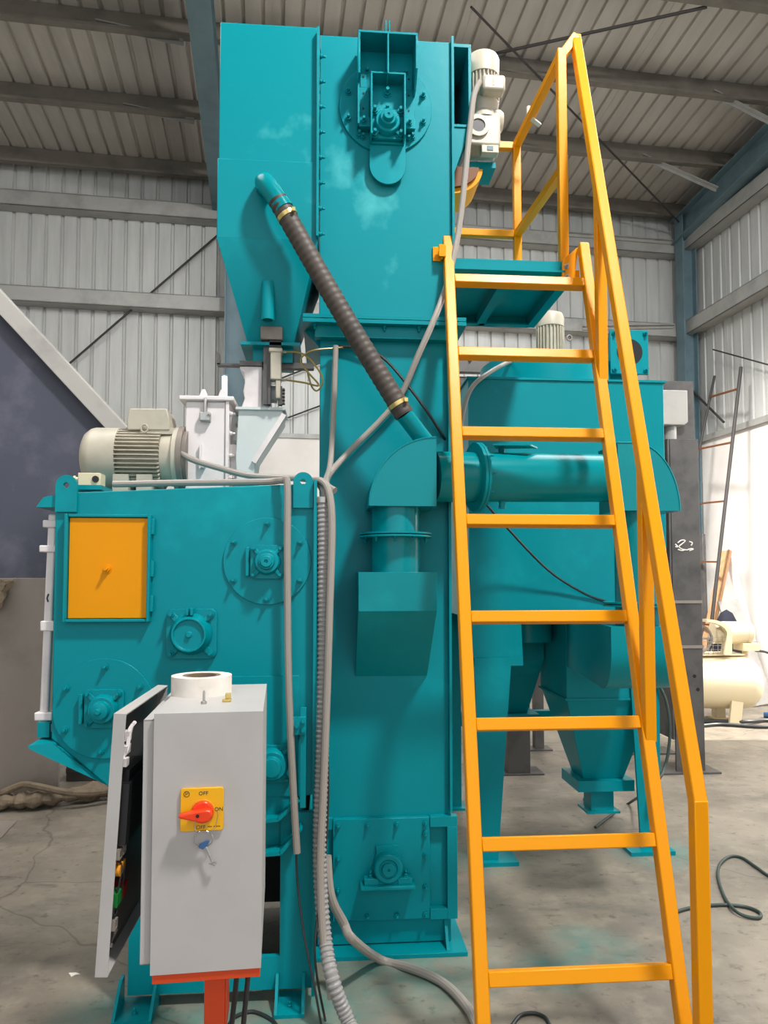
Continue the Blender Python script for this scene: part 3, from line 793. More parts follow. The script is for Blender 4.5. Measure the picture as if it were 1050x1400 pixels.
# motor bracket on the right of the head
b = MB(); b.box(0.522, 0.600, 2.99, 3.0, 3.37, 3.385); b.box(0.522, 0.605, 2.96, 3.25, 3.71, 3.725); b.box(0.522, 0.605, 2.96, 3.25, 3.36, 3.372); b.box(0.592, 0.605, 2.96, 3.25, 3.372, 3.71); b.box(0.522, 0.592, 3.23, 3.25, 3.372, 3.71)
b.prism([(0.522, 3.36), (0.60, 3.36), (0.522, 3.14)], 2.965, 2.977)
b.build('motor_bracket', 'teal', be, 0.001)
b = MB(); b.box(0.523, 0.591, 3.20, 3.229, 3.373, 3.709); b.build('bracket_shade_sheet', 'dark_in', be)  # near-black sheet added to paint the shade inside the bracket

# ------------------------------------------------------------------ geared motor
gm = thing('geared_motor', 'pale grey upright geared motor mounted at the elevator head', 'motor', (0.69, 3.08, 3.30))
X0, Y0 = 0.680, 3.08
b = MB(); b.lathe((X0, Y0, 3.66), (0, 0, 1), [(0, .072), (.075, .074), (.09, .068), (.10, .045), (.104, .01)], 28); b.build('fan_cowl', 'motor', gm)
b = MB(); b.cyl((X0, Y0, 3.53), (X0, Y0, 3.66), .058, 24); b.build('stator', 'motor', gm)
b = MB()
for i in range(26):
    a = 2 * PI * i / 26; u = Vector((math.cos(a), math.sin(a), 0))
    b.beam(Vector((X0, Y0, 3.545)) + u * .064, Vector((X0, Y0, 3.655)) + u * .064, .004, .016, u)
b.build('cooling_fins', 'motor', gm)
b = MB(); b.box(X0 - .025, X0 + .075, Y0 - .115, Y0 - .055, 3.535, 3.605); tb = b.build('terminal_box', 'motor', gm, 0.012)
b = MB(); b.box(X0 + .018, X0 + .026, Y0 - .117, Y0 - .114, 3.555, 3.585); b.build('earth_sticker', 'switch_y', tb)
b = MB(); b.lathe((X0, Y0, 3.545), (0, 0, -1), [(0, .068), (.015, .07), (.05, .055), (.075, .065), (.085, .065)], 24); b.build('adapter', 'motor', gm)
b = MB(); b.lathe((X0 + .02, Y0, 3.465), (1, 0, 0), [(0, .05), (.05, .05), (.065, .04), (.068, .01)], 24); b.build('worm_cap', 'motor', gm)
b = MB(); b.box(X0 - .075, X0 + .065, Y0 - .06, Y0 + .07, 3.325, 3.465); gbx = b.build('gearbox', 'motor', gm, 0.010)
b = MB(); b.lathe((X0 - .035, Y0 - .06, 3.405), (0, -1, 0), [(0, .048), (.012, .048), (.012, .030), (.004, .028)], 28); b.build('output_flange', 'motor', gbx)
b = MB(); b.lathe((X0 - .035, Y0 - .065, 3.405), (0, -1, 0), [(0, .027), (.002, .027)], 20); b.build('bore', 'black', gbx)
b = MB(); b.box(X0 - .02, X0 + .055, Y0 - .062, Y0 - .02, 3.29, 3.325); b.build('foot', 'motor', gbx, 0.003)
b = MB(); b.box(X0 + .004, X0 + .03, Y0 - .065, Y0 - .062, 3.300, 3.318); b.build('sight_glass', 'steelwork', gbx)
b = MB(); b.box(0.600, X0 + .06, Y0 + .02, Y0 + .16, 3.27, 3.295); b.build('mounting_plate', 'teal', gm)
gd = thing('drive_guard', 'curved amber and brown guard under the geared motor', 'guard', (0.60, 3.12, 3.15))
b = MB(); b.prism([(0.523, 3.19)] + [(0.53 + .145 * math.cos(t), 3.245 + .115 * math.sin(t)) for t in [-PI / 2 + PI / 2 * i / 10 for i in range(11)]] + [(0.523, 3.245)], 3.07, 3.25); b.build('shell', 'yellow', gd)
b = MB(); b.prism([(0.523, 3.175)] + [(0.53 + .125 * math.cos(t), 3.243 + .09 * math.sin(t)) for t in [-PI / 2 + PI / 2 * i / 10 for i in range(11)]] + [(0.523, 3.243)], 3.055, 3.07); b.build('liner', 'rust', gd)

# ------------------------------------------------------------------ suction hose
sh = thing('suction_hose', 'thick dark ribbed rubber hose slanting from hopper to duct elbow', 'hose', (0.09, 2.7, 2.1))
HA, HB = Vector((-0.190, 2.732, 2.890)), Vector((0.296,2.735,2.07))
d_ = (HB - HA).normalized()
b = MB(); b.tube([HA, HA + (HB - HA) * .5 + Vector((-.004, 0, -.006)), HB], .0385, 22, 12, ridge=.026, depth=.955); b.build('sleeve', 'rubber', sh)
for t in (.075, .945):
    c0 = HA + (HB - HA) * t
    b = MB(); b.lathe(c0 - d_ * .008, d_, [(0, .0395), (0, .041), (.016, .041), (.016, .0395)], 24); b.box(c0.x + .02, c0.x + .032, c0.y - .048, c0.y - .036, c0.z + .0, c0.z + .014); b.build('hose_clamp', 'brass', sh)

# ------------------------------------------------------------------ suction duct
du = thing('suction_duct', 'teal round duct running right from the elevator hood behind the ladder', 'duct', (0.7, 2.85, 1.0))
e0, e1 = (0.119,1.478), (0.412,1.478)
b = MB()
xl, xr = e0[0], e1[0]
zt_, zm, zl = e0[1], (0.119,1.332)[1], 1.065
b.prism_x([(2.72, zm), (2.72, zt_), (2.95, zt_), (2.95, zm)], xl, xr)
b.build('hood', 'teal_gloss', du, 0.001)
b = MB()
v = [b.v(p) for p in ((xl, 2.72, zm), (xr, 2.72, zm), (0.405, 2.945, zl), (0.118, 2.945, zl), (xl, 2.95, zm), (xr, 2.95, zm))]
b.f([v[0], v[1], v[2], v[3]]); b.f([v[0], v[3], v[4]]); b.f([v[1], v[5], v[2]]); b.f([v[3], v[2], v[5], v[4]]); b.f([v[0], v[4], v[5], v[1]])
b.build('hood_throat', 'teal_gloss', du)
PX = 0.268
b = MB(); b.cyl((PX, 2.83, zt_ - .01), (PX, 2.83, 1.742), .093, 40); b.build('riser_pipe', 'teal_gloss', du)
zf = (0.258,1.617)[1]
for dz in (-.005, .006):
    MB().lathe((PX, 2.83, zf + dz), (0, 0, 1), [(0, .140), (.007, .140)], 44).build('pipe_flange', 'teal', du)
for i in range(10):
    a = 2 * PI * i / 10 + .2
    bolt(du, (PX + .122 * math.cos(a), 2.83 + .122 * math.sin(a), zf - .005), .7, 'teal', (0, 0, -1))
c0, c1, c2 = (0.417,1.988), (0.413,1.726), (0.159,1.73)
def elbow(a, c, d, y0, y1, flat=0.0):
    cx, cz = c; rx, rz = cx - d[0], a[1] - cz
    sgn = 1 if rx > 0 else -1
    pts = [(cx, cz), (cx, a[1])]
    if flat: pts.append((cx - sgn * flat, a[1]))
    rx2 = rx - sgn * flat
    x0 = cx - sgn * flat
    for i in range(1, 17):
        t = PI / 2 * i / 16
        pts.append((x0 - rx2 * math.sin(t), cz + rz * math.cos(t)))
    b = MB(); b.prism(pts, y0, y1)
    seams = []
    for y in (y0, y1):                                       # raised seam on both cheek edges
        b2 = MB(); b2.tube([(p[0], y, p[1]) for p in pts[1:]], .0035, 5, 0); seams.append(b2)
    return b, seams
b, b2 = elbow(c0, c1, c2, 2.72, 2.93)
el = b.build('elbow_box', 'teal_gloss', du); [q.build('seam', 'teal', el) for q in b2]
b = MB(); b.cyl(HB - d_ * .01, Vector((0.383,2.78,1.976)), .034, 24); b.build('hose_spigot', 'teal_gloss', du)
HS, HE = Vector((0.418, 2.825, 1.852)), Vector((1.168, 2.945, 1.871))
hd = (HE - HS).normalized()
b = MB(); b.cyl(HS, HE, .099, 44); b.build('cross_pipe', 'teal_gloss', du)
pf = HS + hd * .165
b = MB(); b.lathe(pf, hd, [(0, .137), (.012, .137)], 44); fl = b.build('pipe_flange', 'teal', du)
b = MB(); b.lathe(pf + hd * .014, hd, [(0, .137), (.010, .137)], 44); b.build('pipe_flange', 'teal', du)
for i in range(10):
    a = 2 * PI * i / 10 + .3
    u = Vector((0, 0, 1)); s_ = hd.cross(u).normalized()
    bolt(du, pf + hd * .024 + (u * math.cos(a) + s_ * math.sin(a)) * .119, .8, 'teal', hd)
sp = HS + hd * .285
b = MB(); b.cyl(sp + Vector((0, 0, .09)), sp + Vector((0, 0, .135)), .014, 12); b.cyl(sp - Vector((0, 0, .125)), sp - Vector((0, 0, .09)), .014, 12); b.build('damper_spindle', 'teal', du)
b = MB(); b.prism_z([(sp.x - .05, 2.80), (sp.x - .02, 2.88), (sp.x + .145, 2.86), (sp.x + .10, 2.80)], 1.976, 1.982)
b.T = None; b.prism([(sp.x - .04, 1.982), (sp.x + .05, 1.982), (sp.x + .045, 1.99), (sp.x - .03, 1.99)], 2.84, 2.845); b.build('damper_handle', 'teal', du)
r0, r1, r2 = (1.17,2.002), (1.168,1.727), (1.423,1.723)
b, b2 = elbow(r0, r1, r2, 2.84, 3.05, flat=.07)
el = b.build('elbow_box', 'teal_gloss', du); [q.build('seam', 'teal', el) for q in b2]
RX = 1.285
b = MB(); b.cyl((RX, 2.945, 1.24), (RX, 2.945, r1[1] + .01), .090, 40); b.build('drop_pipe', 'teal_gloss', du)
for dz in (-.005, .006):
    MB().lathe((RX, 2.945, 1.345 + dz), (0, 0, 1), [(0, .138), (.007, .138)], 44).build('pipe_flange', 'teal', du)
b = MB()
yz = [(2.84, 1.262), (2.84, 1.17)] + [(2.84 + .18 * (1 - math.cos(t)), 1.17 - .175 * math.sin(t)) for t in [PI / 2 * i / 10 for i in range(1, 11)]] + [(3.9, 0.985), (3.9, 1.262)]
k = lambda y: (y - 2.84) / 1.06
A = [b.v((1.128 + .17 * k(y), y, z)) for y, z in yz]; B2 = [b.v((1.405 + .21 * k(y), y, z)) for y, z in yz]
b.f(A); b.f(B2[::-1])
for i in range(len(yz)):
    j = (i + 1) % len(yz); b.f([A[i], B2[i], B2[j], A[j]])
b.build('inlet_box', 'teal', du)

# ------------------------------------------------------------------ access ladder
la = thing('access_ladder', 'amber steel ladder with handrail leaning from the floor up to the teal platform', 'ladder', (0.75, 2.45, 0))
SLP = 0.3264
ly = lambda z: 2.118 + SLP * (z - .326)
lx = lambda z, s: (0.444 if s < 0 else 1.022) + .066 * (ly(z) - 2.146)
ldir = Vector((0.066 * SLP, SLP, 1)).normalized()
upv = Vector((1, 0, 0)).cross(ldir).normalized()
for s in (-1, 1):
    zz = 2.868 if s < 0 else 2.86
    b = MB(); b.beam((lx(0, s), ly(0), 0.0), (lx(zz, s), ly(zz), zz), .040, .040, (0, -1, 0)); b.build('stringer', 'yellow', la, 0.004)
for i in range(8):
    z = .326 + .336 * i
    b = MB(); b.beam((lx(z, -1) + .02, ly(z), z - .012), (lx(z, 1) - .02, ly(z), z - .012), .040, .040, (0, .3, 1)); b.build('rung', 'yellow', la, 0.003)
HB0, HT0 = Vector((1.016, 1.962, .838)), Vector((1.088, 3.04, 3.845))
b = MB(); b.beam(HB0, HT0, .04, .04, (0, -1, 0)); b.build('handrail', 'yellow', la, 0.004)
b = MB(); b.box(HB0.x - .02, HB0.x + .02, HB0.y - .02, HB0.y + .02, 0, HB0.z + .012); b.build('newel_post', 'yellow', la, 0.003)
def on_rail(y): return HB0 + (HT0 - HB0) * ((y - HB0.y) / (HT0.y - HB0.y))
for z in (.93, 2.22):
    p = Vector((lx(z, 1) + .006, ly(z), z)); q = on_rail(p.y)
    b = MB(); b.beam(p, (q.x, p.y, q.z), .038, .038, (0, -1, 0)); b.build('baluster', 'yellow', la, 0.003)
b = MB(); b.beam(HT0 + Vector((0, -.01, -.005)), (1.012, 3.03, 3.735), .038, .038, (0, 1, 0)); b.build('top_link', 'yellow', la, 0.003)
b = MB(); b.box(0.432, 0.470, 2.92, 2.93, 2.76, 2.82); b.box(0.462, 0.470, 2.90, 2.92, 2.76, 2.82); b.box(0.452, 0.480, 2.885, 2.90, 2.765, 2.815); lb = b.build('wall_bracket', 'yellow', la, 0.001)
b = MB(); b.prism([(0.985, 2.70), (1.035, 2.70), (1.06, 2.86), (0.99, 2.80)], 2.955, 2.968); b.box(1.0, 1.06, 2.95, 3.0, 2.70, 2.755); rb = b.build('platform_bracket', 'yellow', la, 0.001)
for zz in (2.725, 2.77): bolt(rb, (1.005, 2.955, zz), .9, 'zinc')

# ------------------------------------------------------------------ service platform and its guard rail
pl = thing('service_platform', 'teal steel platform with cross members on the right of the elevator head', 'platform', (0.77, 3.3, 2.74))
MB().box(0.522, 1.03, 2.985, 3.64, 2.795, 2.805).build('deck_plate', 'teal', pl, 0.001)
for (a, c) in (((0.522, 2.99, 2.77), (1.03, 2.99, 2.77)), ((0.64, 3.63, 2.77), (1.03, 3.63, 2.77)), ((1.025, 2.99, 2.77), (1.025, 3.63, 2.77)), ((0.53, 3.0, 2.77), (0.53, 3.63, 2.77)), ((0.76, 3.0, 2.77), (0.76, 3.62, 2.77)), ((0.53, 3.2, 2.77), (0.53, 3.45, 2.77))):
    b = MB(); b.beam(a, c, .012, .05); ax = (Vector(c) - Vector(a)).normalized(); sd = ax.cross(Vector((0, 0, 1))) * .018
    b.beam(Vector(a) + sd - Vector((0, 0, .021)), Vector(c) + sd - Vector((0, 0, .021)), .036, .008); b.build('edge_beam' if abs(a[0] - .76) > .01 else 'cross_member', 'teal', pl)
gr = thing('guard_rail', 'amber square-tube guard rail around the teal platform', 'guard rail', (0.9, 3.3, 2.805))
b = MB(); b.box(0.993, 1.031, 2.992, 3.03, 2.805, 3.76); b.build('post', 'yellow', gr, 0.003)
b = MB(); b.box(0.955, 0.993, 3.60, 3.638, 2.805, 3.71); b.build('post', 'yellow', gr, 0.003)
b = MB(); b.beam((1.012, 3.01, 3.735), (0.974, 3.619, 3.70), .036, .036); b.build('top_rail', 'yellow', gr, 0.003)
b = MB(); b.beam((1.012, 3.03, 3.225), (0.974, 3.60, 3.225), .036, .036); b.build('middle_rail', 'yellow', gr, 0.003)
b = MB(); b.beam((0.955, 3.619, 3.692), (0.50, 3.619, 3.692), .036, .036); b.build('top_rail', 'yellow', gr, 0.003)
b = MB(); b.beam((0.955, 3.619, 3.225), (0.50, 3.619, 3.225), .036, .036); b.build('middle_rail', 'yellow', gr, 0.003)
pb = Vector((0.985, 3.42, 3.73))
b = MB(); b.cyl(pb, pb + Vector((0, 0, .045)), .012, 12); b.beam(pb + Vector((0, -.03, -.03)), pb + Vector((.05, -.02, -.06)), .025, .006); b.build('rag_strip', 'paper', gr)

# ------------------------------------------------------------------ dust collector
dc = thing('dust_collector', 'large teal dust collector with hoppers on tapered legs behind the ladder', 'dust collector', (1.27, 4.2, 0))
MB().box(0.745, 1.815, 3.78, 4.75, 1.25, 2.515).build('filter_box', 'teal', dc, 0.004)
b = MB(); b.box(0.735, 1.825, 3.77, 4.76, 2.512, 2.524); b.build('top_rim', 'teal', dc)
b = MB(); b.prism([(0.745, 1.25), (1.02, 1.25), (1.03, 1.0), (0.745, 1.0)], 3.79, 3.80); b.build('apron', 'teal', dc)
b = MB(); b.prism([(0.767, 1.042), (0.960, 1.042), (0.882, .02), (0.787, .02)], 3.76, 3.775); b.prism_x([(3.775, 1.042), (3.95, 1.042), (3.87, .02), (3.775, .02)], 0.767, 0.780); b.box(0.77, 0.98, 3.72, 3.96, 0, .02); b.build('leg', 'teal', dc)
b = MB(); b.prism([(1.62, 1.25), (1.80, 1.25), (1.79, .02), (1.68, .02)], 3.86, 3.876); b.box(1.60, 1.84, 3.80, 4.0, 0, .02); b.build('leg', 'teal', dc)
for xx in (0.78, 1.72):
    b = MB(); b.box(xx, xx + .08, 4.66, 4.74, 0.015, 1.25); b.box(xx - .03, xx + .11, 4.62, 4.78, 0, .015); b.build('leg', 'teal', dc)
def pyramid(name, X0, X1, Y0, Y1, Z, x0, x1, y0, y1, z, top, fl):
    b = MB()
    b.box(X0, X1, Y0, Y1, Z, top)
    b.hexa([(x0, y0, z), (x1, y0, z), (x1, y1, z), (x0, y1, z), (X0, Y0, Z), (X1, Y0, Z), (X1, Y1, Z), (X0, Y1, Z)])
    o = b.build(name, 'teal', dc, 0.002)
    b = MB(); b.box(x0 - fl, x1 + fl, y0 - fl, y1 + fl, z - .06, z); b.build('outlet_flange', 'teal', o)
    return o
h1 = pyramid('hopper', 1.29, 1.785, 3.88, 4.36, .81, 1.44, 1.67, 4.06, 4.26, .335, 1.25, .045)
b = MB(); b.box(1.280, 1.795, 3.872, 4.37, .800, .812); b.build('joint_strip', 'teal', h1)
b = MB(); b.box(1.49, 1.62, 4.08, 4.20, .15, .28); b.box(1.46, 1.65, 4.06, 4.22, .14, .152); b.build('outlet_spout', 'teal', h1)
h2 = pyramid('hopper', 0.92, 1.28, 4.25, 4.72, .98, 1.10, 1.24, 4.48, 4.62, .63, 1.25, .06)
b = MB(); b.cyl((1.15, 4.14, 1.10), (1.15, 4.14, 1.26), .14, 28); b.build('drum', 'teal_gloss', dc)
b = MB(); b.beam((0.80, 4.70, .56), (1.72, 4.70, .56), .06, .09); b.build('tie_beam', 'teal', dc)
fn = MB().lathe((1.30, 4.25, 2.524), (0, 0, 1), [(0, .38), (.185, .38), (.19, .37)], 56).build('fan_casing', 'teal', dc)
b = MB(); b.box(1.62, 1.845, 4.02, 4.04, 2.63, 2.885)
b.box(1.64, 1.825, 4.04, 4.4, 2.65, 2.865); fo = b.build('fan_outlet', 'teal', dc, 0.001)
b = MB(); b.lathe((1.733, 4.02, 2.757), (0, -1, 0), [(0, .076), (.002, .076)], 32); b.build('outlet_mouth', 'dark_in', fo)
for sx in (-1, 1):
    for sz in (-1, 1): bolt(fo, (1.733 + sx * .092, 4.02, 2.757 + sz * .108), 1.3)
b = MB(); b.box(1.60, 1.80, 4.1, 4.4, 2.524, 2.65); b.build('outlet_support', 'teal', dc)
fm = thing('fan_motor', 'pale grey upright fan motor on top of the dust collector', 'motor', (1.34, 4.25, 2.714))
b = MB(); b.lathe((1.34, 4.25, 2.965), (0, 0, 1), [(0, .082), (.055, .084), (.08, .075), (.095, .04), (.097, .01)], 28); b.build('fan_cowl', 'motor', fm)
b = MB(); b.cyl((1.34, 4.25, 2.714), (1.34, 4.25, 2.965), .068, 24); b.build('stator', 'motor', fm)
b = MB()
for i in range(24):
    a = 2 * PI * i / 24; u = Vector((math.cos(a), math.sin(a), 0))
    b.beam(Vector((1.34, 4.25, 2.73)) + u * .075, Vector((1.34, 4.25, 2.96)) + u * .075, .0055, .018, u)
b.build('cooling_fins', 'motor', fm)
b = MB(); b.tube([(1.34 + .095 + .014 * math.cos(t * PI / 6), 4.18, 2.885 + .016 * math.sin(t * PI / 6)) for t in range(13)], .005, 6, 0); b.build('eyebolt', 'mill', fm)

# ------------------------------------------------------------------ control panel on its stand
T = Matrix.Translation((-0.398, 1.757, 0)) @ Matrix.Rotation(math.radians(3.5), 4, 'Z')
cp = thing('control_panel', 'light grey control enclosure with open door and red rotary switch on orange stand', 'control panel', T @ Vector((.126, .2, 0)))
W_, D_, Z0, Z1 = .250, .46, .546, 1.138
b = MB(T)
b.box(W_ - .004, W_, .004, D_ - .004, Z0 + .004, Z1 - .004); b.box(0, W_, 0, .004, Z0 + .004, Z1 - .004); b.box(0, W_, D_ - .004, D_, Z0 + .004, Z1 - .004); b.box(0, W_, 0, D_, Z1 - .004, Z1); b.box(0, W_, 0, D_, Z0, Z0 + .004)
bmesh.ops.remove_doubles(b.bm, verts=b.bm.verts, dist=.0001)
bd = b.build('enclosure', 'grey_box', cp)
b = MB(T)
b.box(-.026, 0, .014, .018, Z0 + .018, Z1 - .016); b.box(-.026, 0, D_ - .018, D_ - .014, Z0 + .018, Z1 - .016); b.box(-.026, 0, .014, D_ - .014, Z1 - .020, Z1 - .016); b.box(-.026, 0, .014, D_ - .014, Z0 + .018, Z0 + .022)
b.build('door_rim', 'grey_box', bd, 0.0012)
b = MB(T); b.box(.03, .034, .03, D_ - .03, Z0 + .03, Z1 - .03); b.build('mounting_plate', 'dark_steel', bd)
b = MB(T); b.box(.002, .012, .02, .06, .80, 1.02); b.box(.0, .012, .02, .10, .66, .78); b.build('wiring_duct', 'black', bd)
# the door: hinged on the far edge, swung open
TD = T @ Matrix.Translation((-.021, D_, Z1)) @ Matrix.Rotation(math.radians(-3.0), 4, 'Z') @ Matrix.Rotation(math.radians(3.0), 4, 'Y') @ Matrix.Translation((0, -D_, -Z1))
b = MB(TD)
b.box(-.046, -.043, .003, D_ + .001, Z0 + .003, Z1 - .003); b.box(-.046, -.018, .0, .003, Z0 + .003, Z1 - .003); b.box(-.046, -.018, D_ + .001, D_ + .004, Z0 + .003, Z1 - .003); b.box(-.046, -.018, 0, D_ + .004, Z1 - .003, Z1); b.box(-.046, -.018, 0, D_ + .004, Z0, Z0 + .003)
dr = b.build('door', 'grey_box', cp)
def ditem(name, m, fn):
    b = MB(TD); fn(b); return b.build(name, m, dr)
ditem('inner_shade_sheet', 'dark_steel', lambda b: b.box(-.0428, -.0418, .006, D_ - .01, Z0 + .006, Z1 - .01))  # dark sheet: shade on the door's inner face put into its colour
ditem('hinge_plate', 'white_paint', lambda b: (b.box(-.040, -.020, .035, .075, 1.035, 1.055), b.box(-.034, -.014, .02, .045, 1.012, 1.030), b.box(-.040, -.022, .06, .085, 1.062, 1.085)))
ditem('wire_bundle', 'white_paint', lambda b: (b.tube([(-.03, .03, 1.02), (-.022, .05, 1.05), (-.026, .075, 1.085), (-.02, .10, 1.10)], .005, 6), b.tube([(-.034, .02, 1.03), (-.03, .06, 1.04), (-.022, .09, 1.10)], .0035, 6)))
ditem('meter_housing', 'black', lambda b: (b.box(-.0418, -.002, .012, .20, .835, .975), b.box(-.0418, -.01, .035, .18, .975, 1.0)))
for nm, zz, yy in (('lamp_holder', .815, .018), ('lamp_holder', .815, .052), ('contact_frame', .655, .02)):
    def ring(b, zz=zz, yy=yy):
        r = .0105
        for (a, c) in (((-r, -r), (r, -r)), ((r, -r), (r, r)), ((r, r), (-r, r)), ((-r, r), (-r, -r))):
            b.beam((-.026, yy + a[0], zz + a[1]), (-.026, yy + c[0], zz + c[1]), .003, .03, (1, 0, 0))
    ditem(nm, 'mill', ring)
ditem('lamp_cap', 'orange_pl', lambda b: (b.cyl((-.04, .03, .772), (-.012, .03, .772), .013, 12), b.box(-.03, -.012, .045, .07, .76, .785)))
ditem('green_contact_block', 'green_pl', lambda b: b.box(-.0418, -.012, .018, .06, .692, .722))
ditem('red_contact_block', 'red_pl', lambda b: b.box(-.0418, -.012, .060, .105, .692, .722))
ditem('wire_loop', 'cable', lambda b: (b.tube([(-.02, .02, .80), (-.012, .035, .78), (-.014, .03, .74), (-.02, .022, .70), (-.024, .03, .67)], .0025, 6), b.tube([(-.02, .06, .80), (-.010, .05, .76), (-.012, .055, .72)], .0022, 6), b.tube([(-.03, .012, .73), (-.02, .006, .70), (-.018, .02, .672), (-.02, .05, .67)], .0035, 6)))
ditem('latch', 'zinc', lambda b: (b.box(-.0418, -.028, .016, .03, .598, .606), b.beam((-.028, .02, .60), (-.016, .05, .63), .004, .004), b.cyl((-.03, .035, .60), (-.02, .035, .60), .005, 8)))
# rotary switch on the near side
SX, SZ = .112, .917
b = MB(T); b.prism(rrect(SX, SZ, .098, .098, .006), -.008, 0); sw = b.build('switch_plate', 'switch_y', cp, 0.0012)
KZ = SZ - .004
b = MB(T); b.prism(circle(SX + .002, KZ, .0275, 36), -.011, -.008); b.build('dial_ring', 'orange_pl', sw, 0.001)
b = MB(T)
b.prism(circle(SX + .002, KZ, .0255, 32), -.020, -.011)
out = [(SX + .026, KZ - .004), (SX + .024, KZ + .009), (SX + .010, KZ + .012), (SX - .015, KZ + .009), (SX - .046, KZ + .003), (SX - .051, KZ - .002), (SX - .046, KZ - .006), (SX - .022, KZ - .012), (SX + .004, KZ - .018), (SX + .020, KZ - .015)]
b.prism(out, -.040, -.018)
b.build('switch_knob', 'red', sw, 0.004)
b = MB(T); b.lathe((SX - .006, -.044, SZ - .004), (0, -1, 0), [(0, .004), (.0006, .004)], 12); b.build('knob_screw', 'dark_in', sw)
def text(word, size, x, z, y=-.0083, parent=None, m='ink'):
    cu = bpy.data.curves.new('lettering', 'FONT'); cu.body = word; cu.size = size; cu.extrude = .0002; cu.align_x = 'CENTER'; cu.align_y = 'CENTER'
    tmp = bpy.data.objects.new('tmp', cu); COL.objects.link(tmp)
    me = bpy.data.meshes.new_from_object(tmp.evaluated_get(bpy.context.evaluated_depsgraph_get()))
    bpy.data.objects.remove(tmp); bpy.data.curves.remove(cu)
    me.transform(Matrix.Rotation(math.radians(3.5), 4, 'Z') @ Matrix.Rotation(PI / 2, 4, 'X')); me.materials.clear(); me.materials.append(M[m])
    o = bpy.data.objects.new('lettering', me); COL.objects.link(o); put(o, T @ Vector((x, y, z)), parent)
    return o
text('OFF', .0125, SX + .003, SZ + .0365, parent=sw); text('ON', .0125, SX + .0385, SZ - .001, parent=sw); text('OFF', .0125, SX - .002, SZ - .0405, parent=sw)
b = MB(T)
b.tube([(SX - .035 + .0062 * math.cos(t * PI / 8), -.0082, SZ + .0365 + .0062 * math.sin(t * PI / 8)) for t in range(17)], .0008, 5, 0)
b.beam((SX - .037, -.0082, SZ + .0335), (SX - .037, -.0082, SZ + .0395), .0012, .0008, (0, 1, 0)); b.beam((SX - .037, -.0082, SZ + .0365), (SX - .033, -.0082, SZ + .0365), .0012, .0008, (0, 1, 0)); b.beam((SX - .033, -.0082, SZ + .0365), (SX - .033, -.0082, SZ + .0395), .0012, .0008, (0, 1, 0))
b.build('round_emblem', 'ink', sw)
b = MB(T)
for i in range(9):
    if i == 3: continue
    b.box(SX + .014 + i * .0032, SX + .0164 + i * .0032, -.0084, -.0079, SZ - .0405, SZ - .0385)
b.build('small_print', 'ink', sw)
# stand
b = MB(T); b.box(.004, W_ - .002, .004, D_ - .02, Z0 - .022, Z0 - .0005); b.build('stand_top', 'orange', cp, 0.001)
b = MB(T); b.box(.112, .162, .10, .15, .012, Z0 - .022); b.box(.162, .166, .10, .20, .35, Z0 - .022); b.build('stand_post', 'orange', cp, 0.003)
b = MB(T); b.box(.0, .28, 0, .28, 0, .012); b.build('stand_base', 'orange', cp)
# key on a ring hanging from the switch
ky = thing('key', 'small steel key with blue bow hanging on a wire ring under the red switch', 'key', T @ Vector((SX + .01, -.015, .83)))
b = MB(T)
b.tube([(SX + .014, -.012, SZ - .055), (SX + .030, -.016, SZ - .040), (SX + .037, -.022, SZ - .015), (SX + .036, -.024, SZ + .005)], .0009, 6)
b.tube([(SX - .014, -.012, SZ - .024), (SX - .016, -.012, SZ - .040), (SX - .010, -.011, SZ - .050)], .0009, 6)
b.tube([(SX + .004 + .022 * math.cos(t * PI / 10), -.013, SZ - .066 + .019 * math.sin(t * PI / 10)) for t in range(21)], .0016, 6, 0)
b.build('key_ring', 'chrome', ky)
b = MB(T); b.prism([(SX - .006, SZ - .084), (SX + .004, SZ - .089), (SX + .016, SZ - .078), (SX + .02, SZ - .068), (SX + .010, SZ - .068), (SX - .004, SZ - .076)], -.016, -.013); b.build('bow', 'blue_key', ky, 0.001)
b = MB(T); b.cyl((SX + .011, -.0145, SZ - .084), (SX + .027, -.0145, SZ - .122), .0028, 10); b.beam((SX + .023, -.0145, SZ - .117), (SX + .035, -.0145, SZ - .121), .002, .006, (0, 1, 0)); b.beam((SX + .018, -.0145, SZ - .121), (SX + .032, -.0145, SZ - .127), .002, .004, (0, 1, 0)); b.build('blade', 'chrome', ky)
# paper roll and small hardware left on the enclosure roof
rc = T @ Vector((.076, .300, Z1))
pr = thing('paper_tape_roll', 'roll of white paper tape lying on top of the grey control enclosure', 'tape roll', rc)
b = MB(); b.lathe(rc, (0, 0, 1), [(0, .036), (0, .081), (.050, .081), (.050, .052)], 48, cap=False); b.build('paper_wrap', 'paper', pr)
b = MB(); b.lathe(rc, (0, 0, 1), [(.0005, .052), (.0495, .052), (.0495, .040), (.0005, .040)], 40, cap=False); b.build('card_core', 'kraft', pr)
c = T @ Vector((.100, .125, Z1))
sc = thing('screw', 'small steel screw standing on its head on the enclosure roof', 'screw', c)
b = MB(); b.lathe(c, (0, 0, 1), [(0, .0075), (.006, .0075), (.008, .003), (.030, .0028), (.034, .001)], 14); b.build('shank', 'zinc', sc)
c = T @ Vector((.155, .150, Z1))
cl = thing('clip', 'small yellow clip on the enclosure roof right of the screw', 'clip', c)
b = MB(); b.box(c.x - .011, c.x + .011, c.y - .008, c.y + .008, c.z, c.z + .008); b.box(c.x - .004, c.x + .010, c.y - .005, c.y + .005, c.z + .008, c.z + .022); b.build('clip_body', 'brass', cl, 0.002)

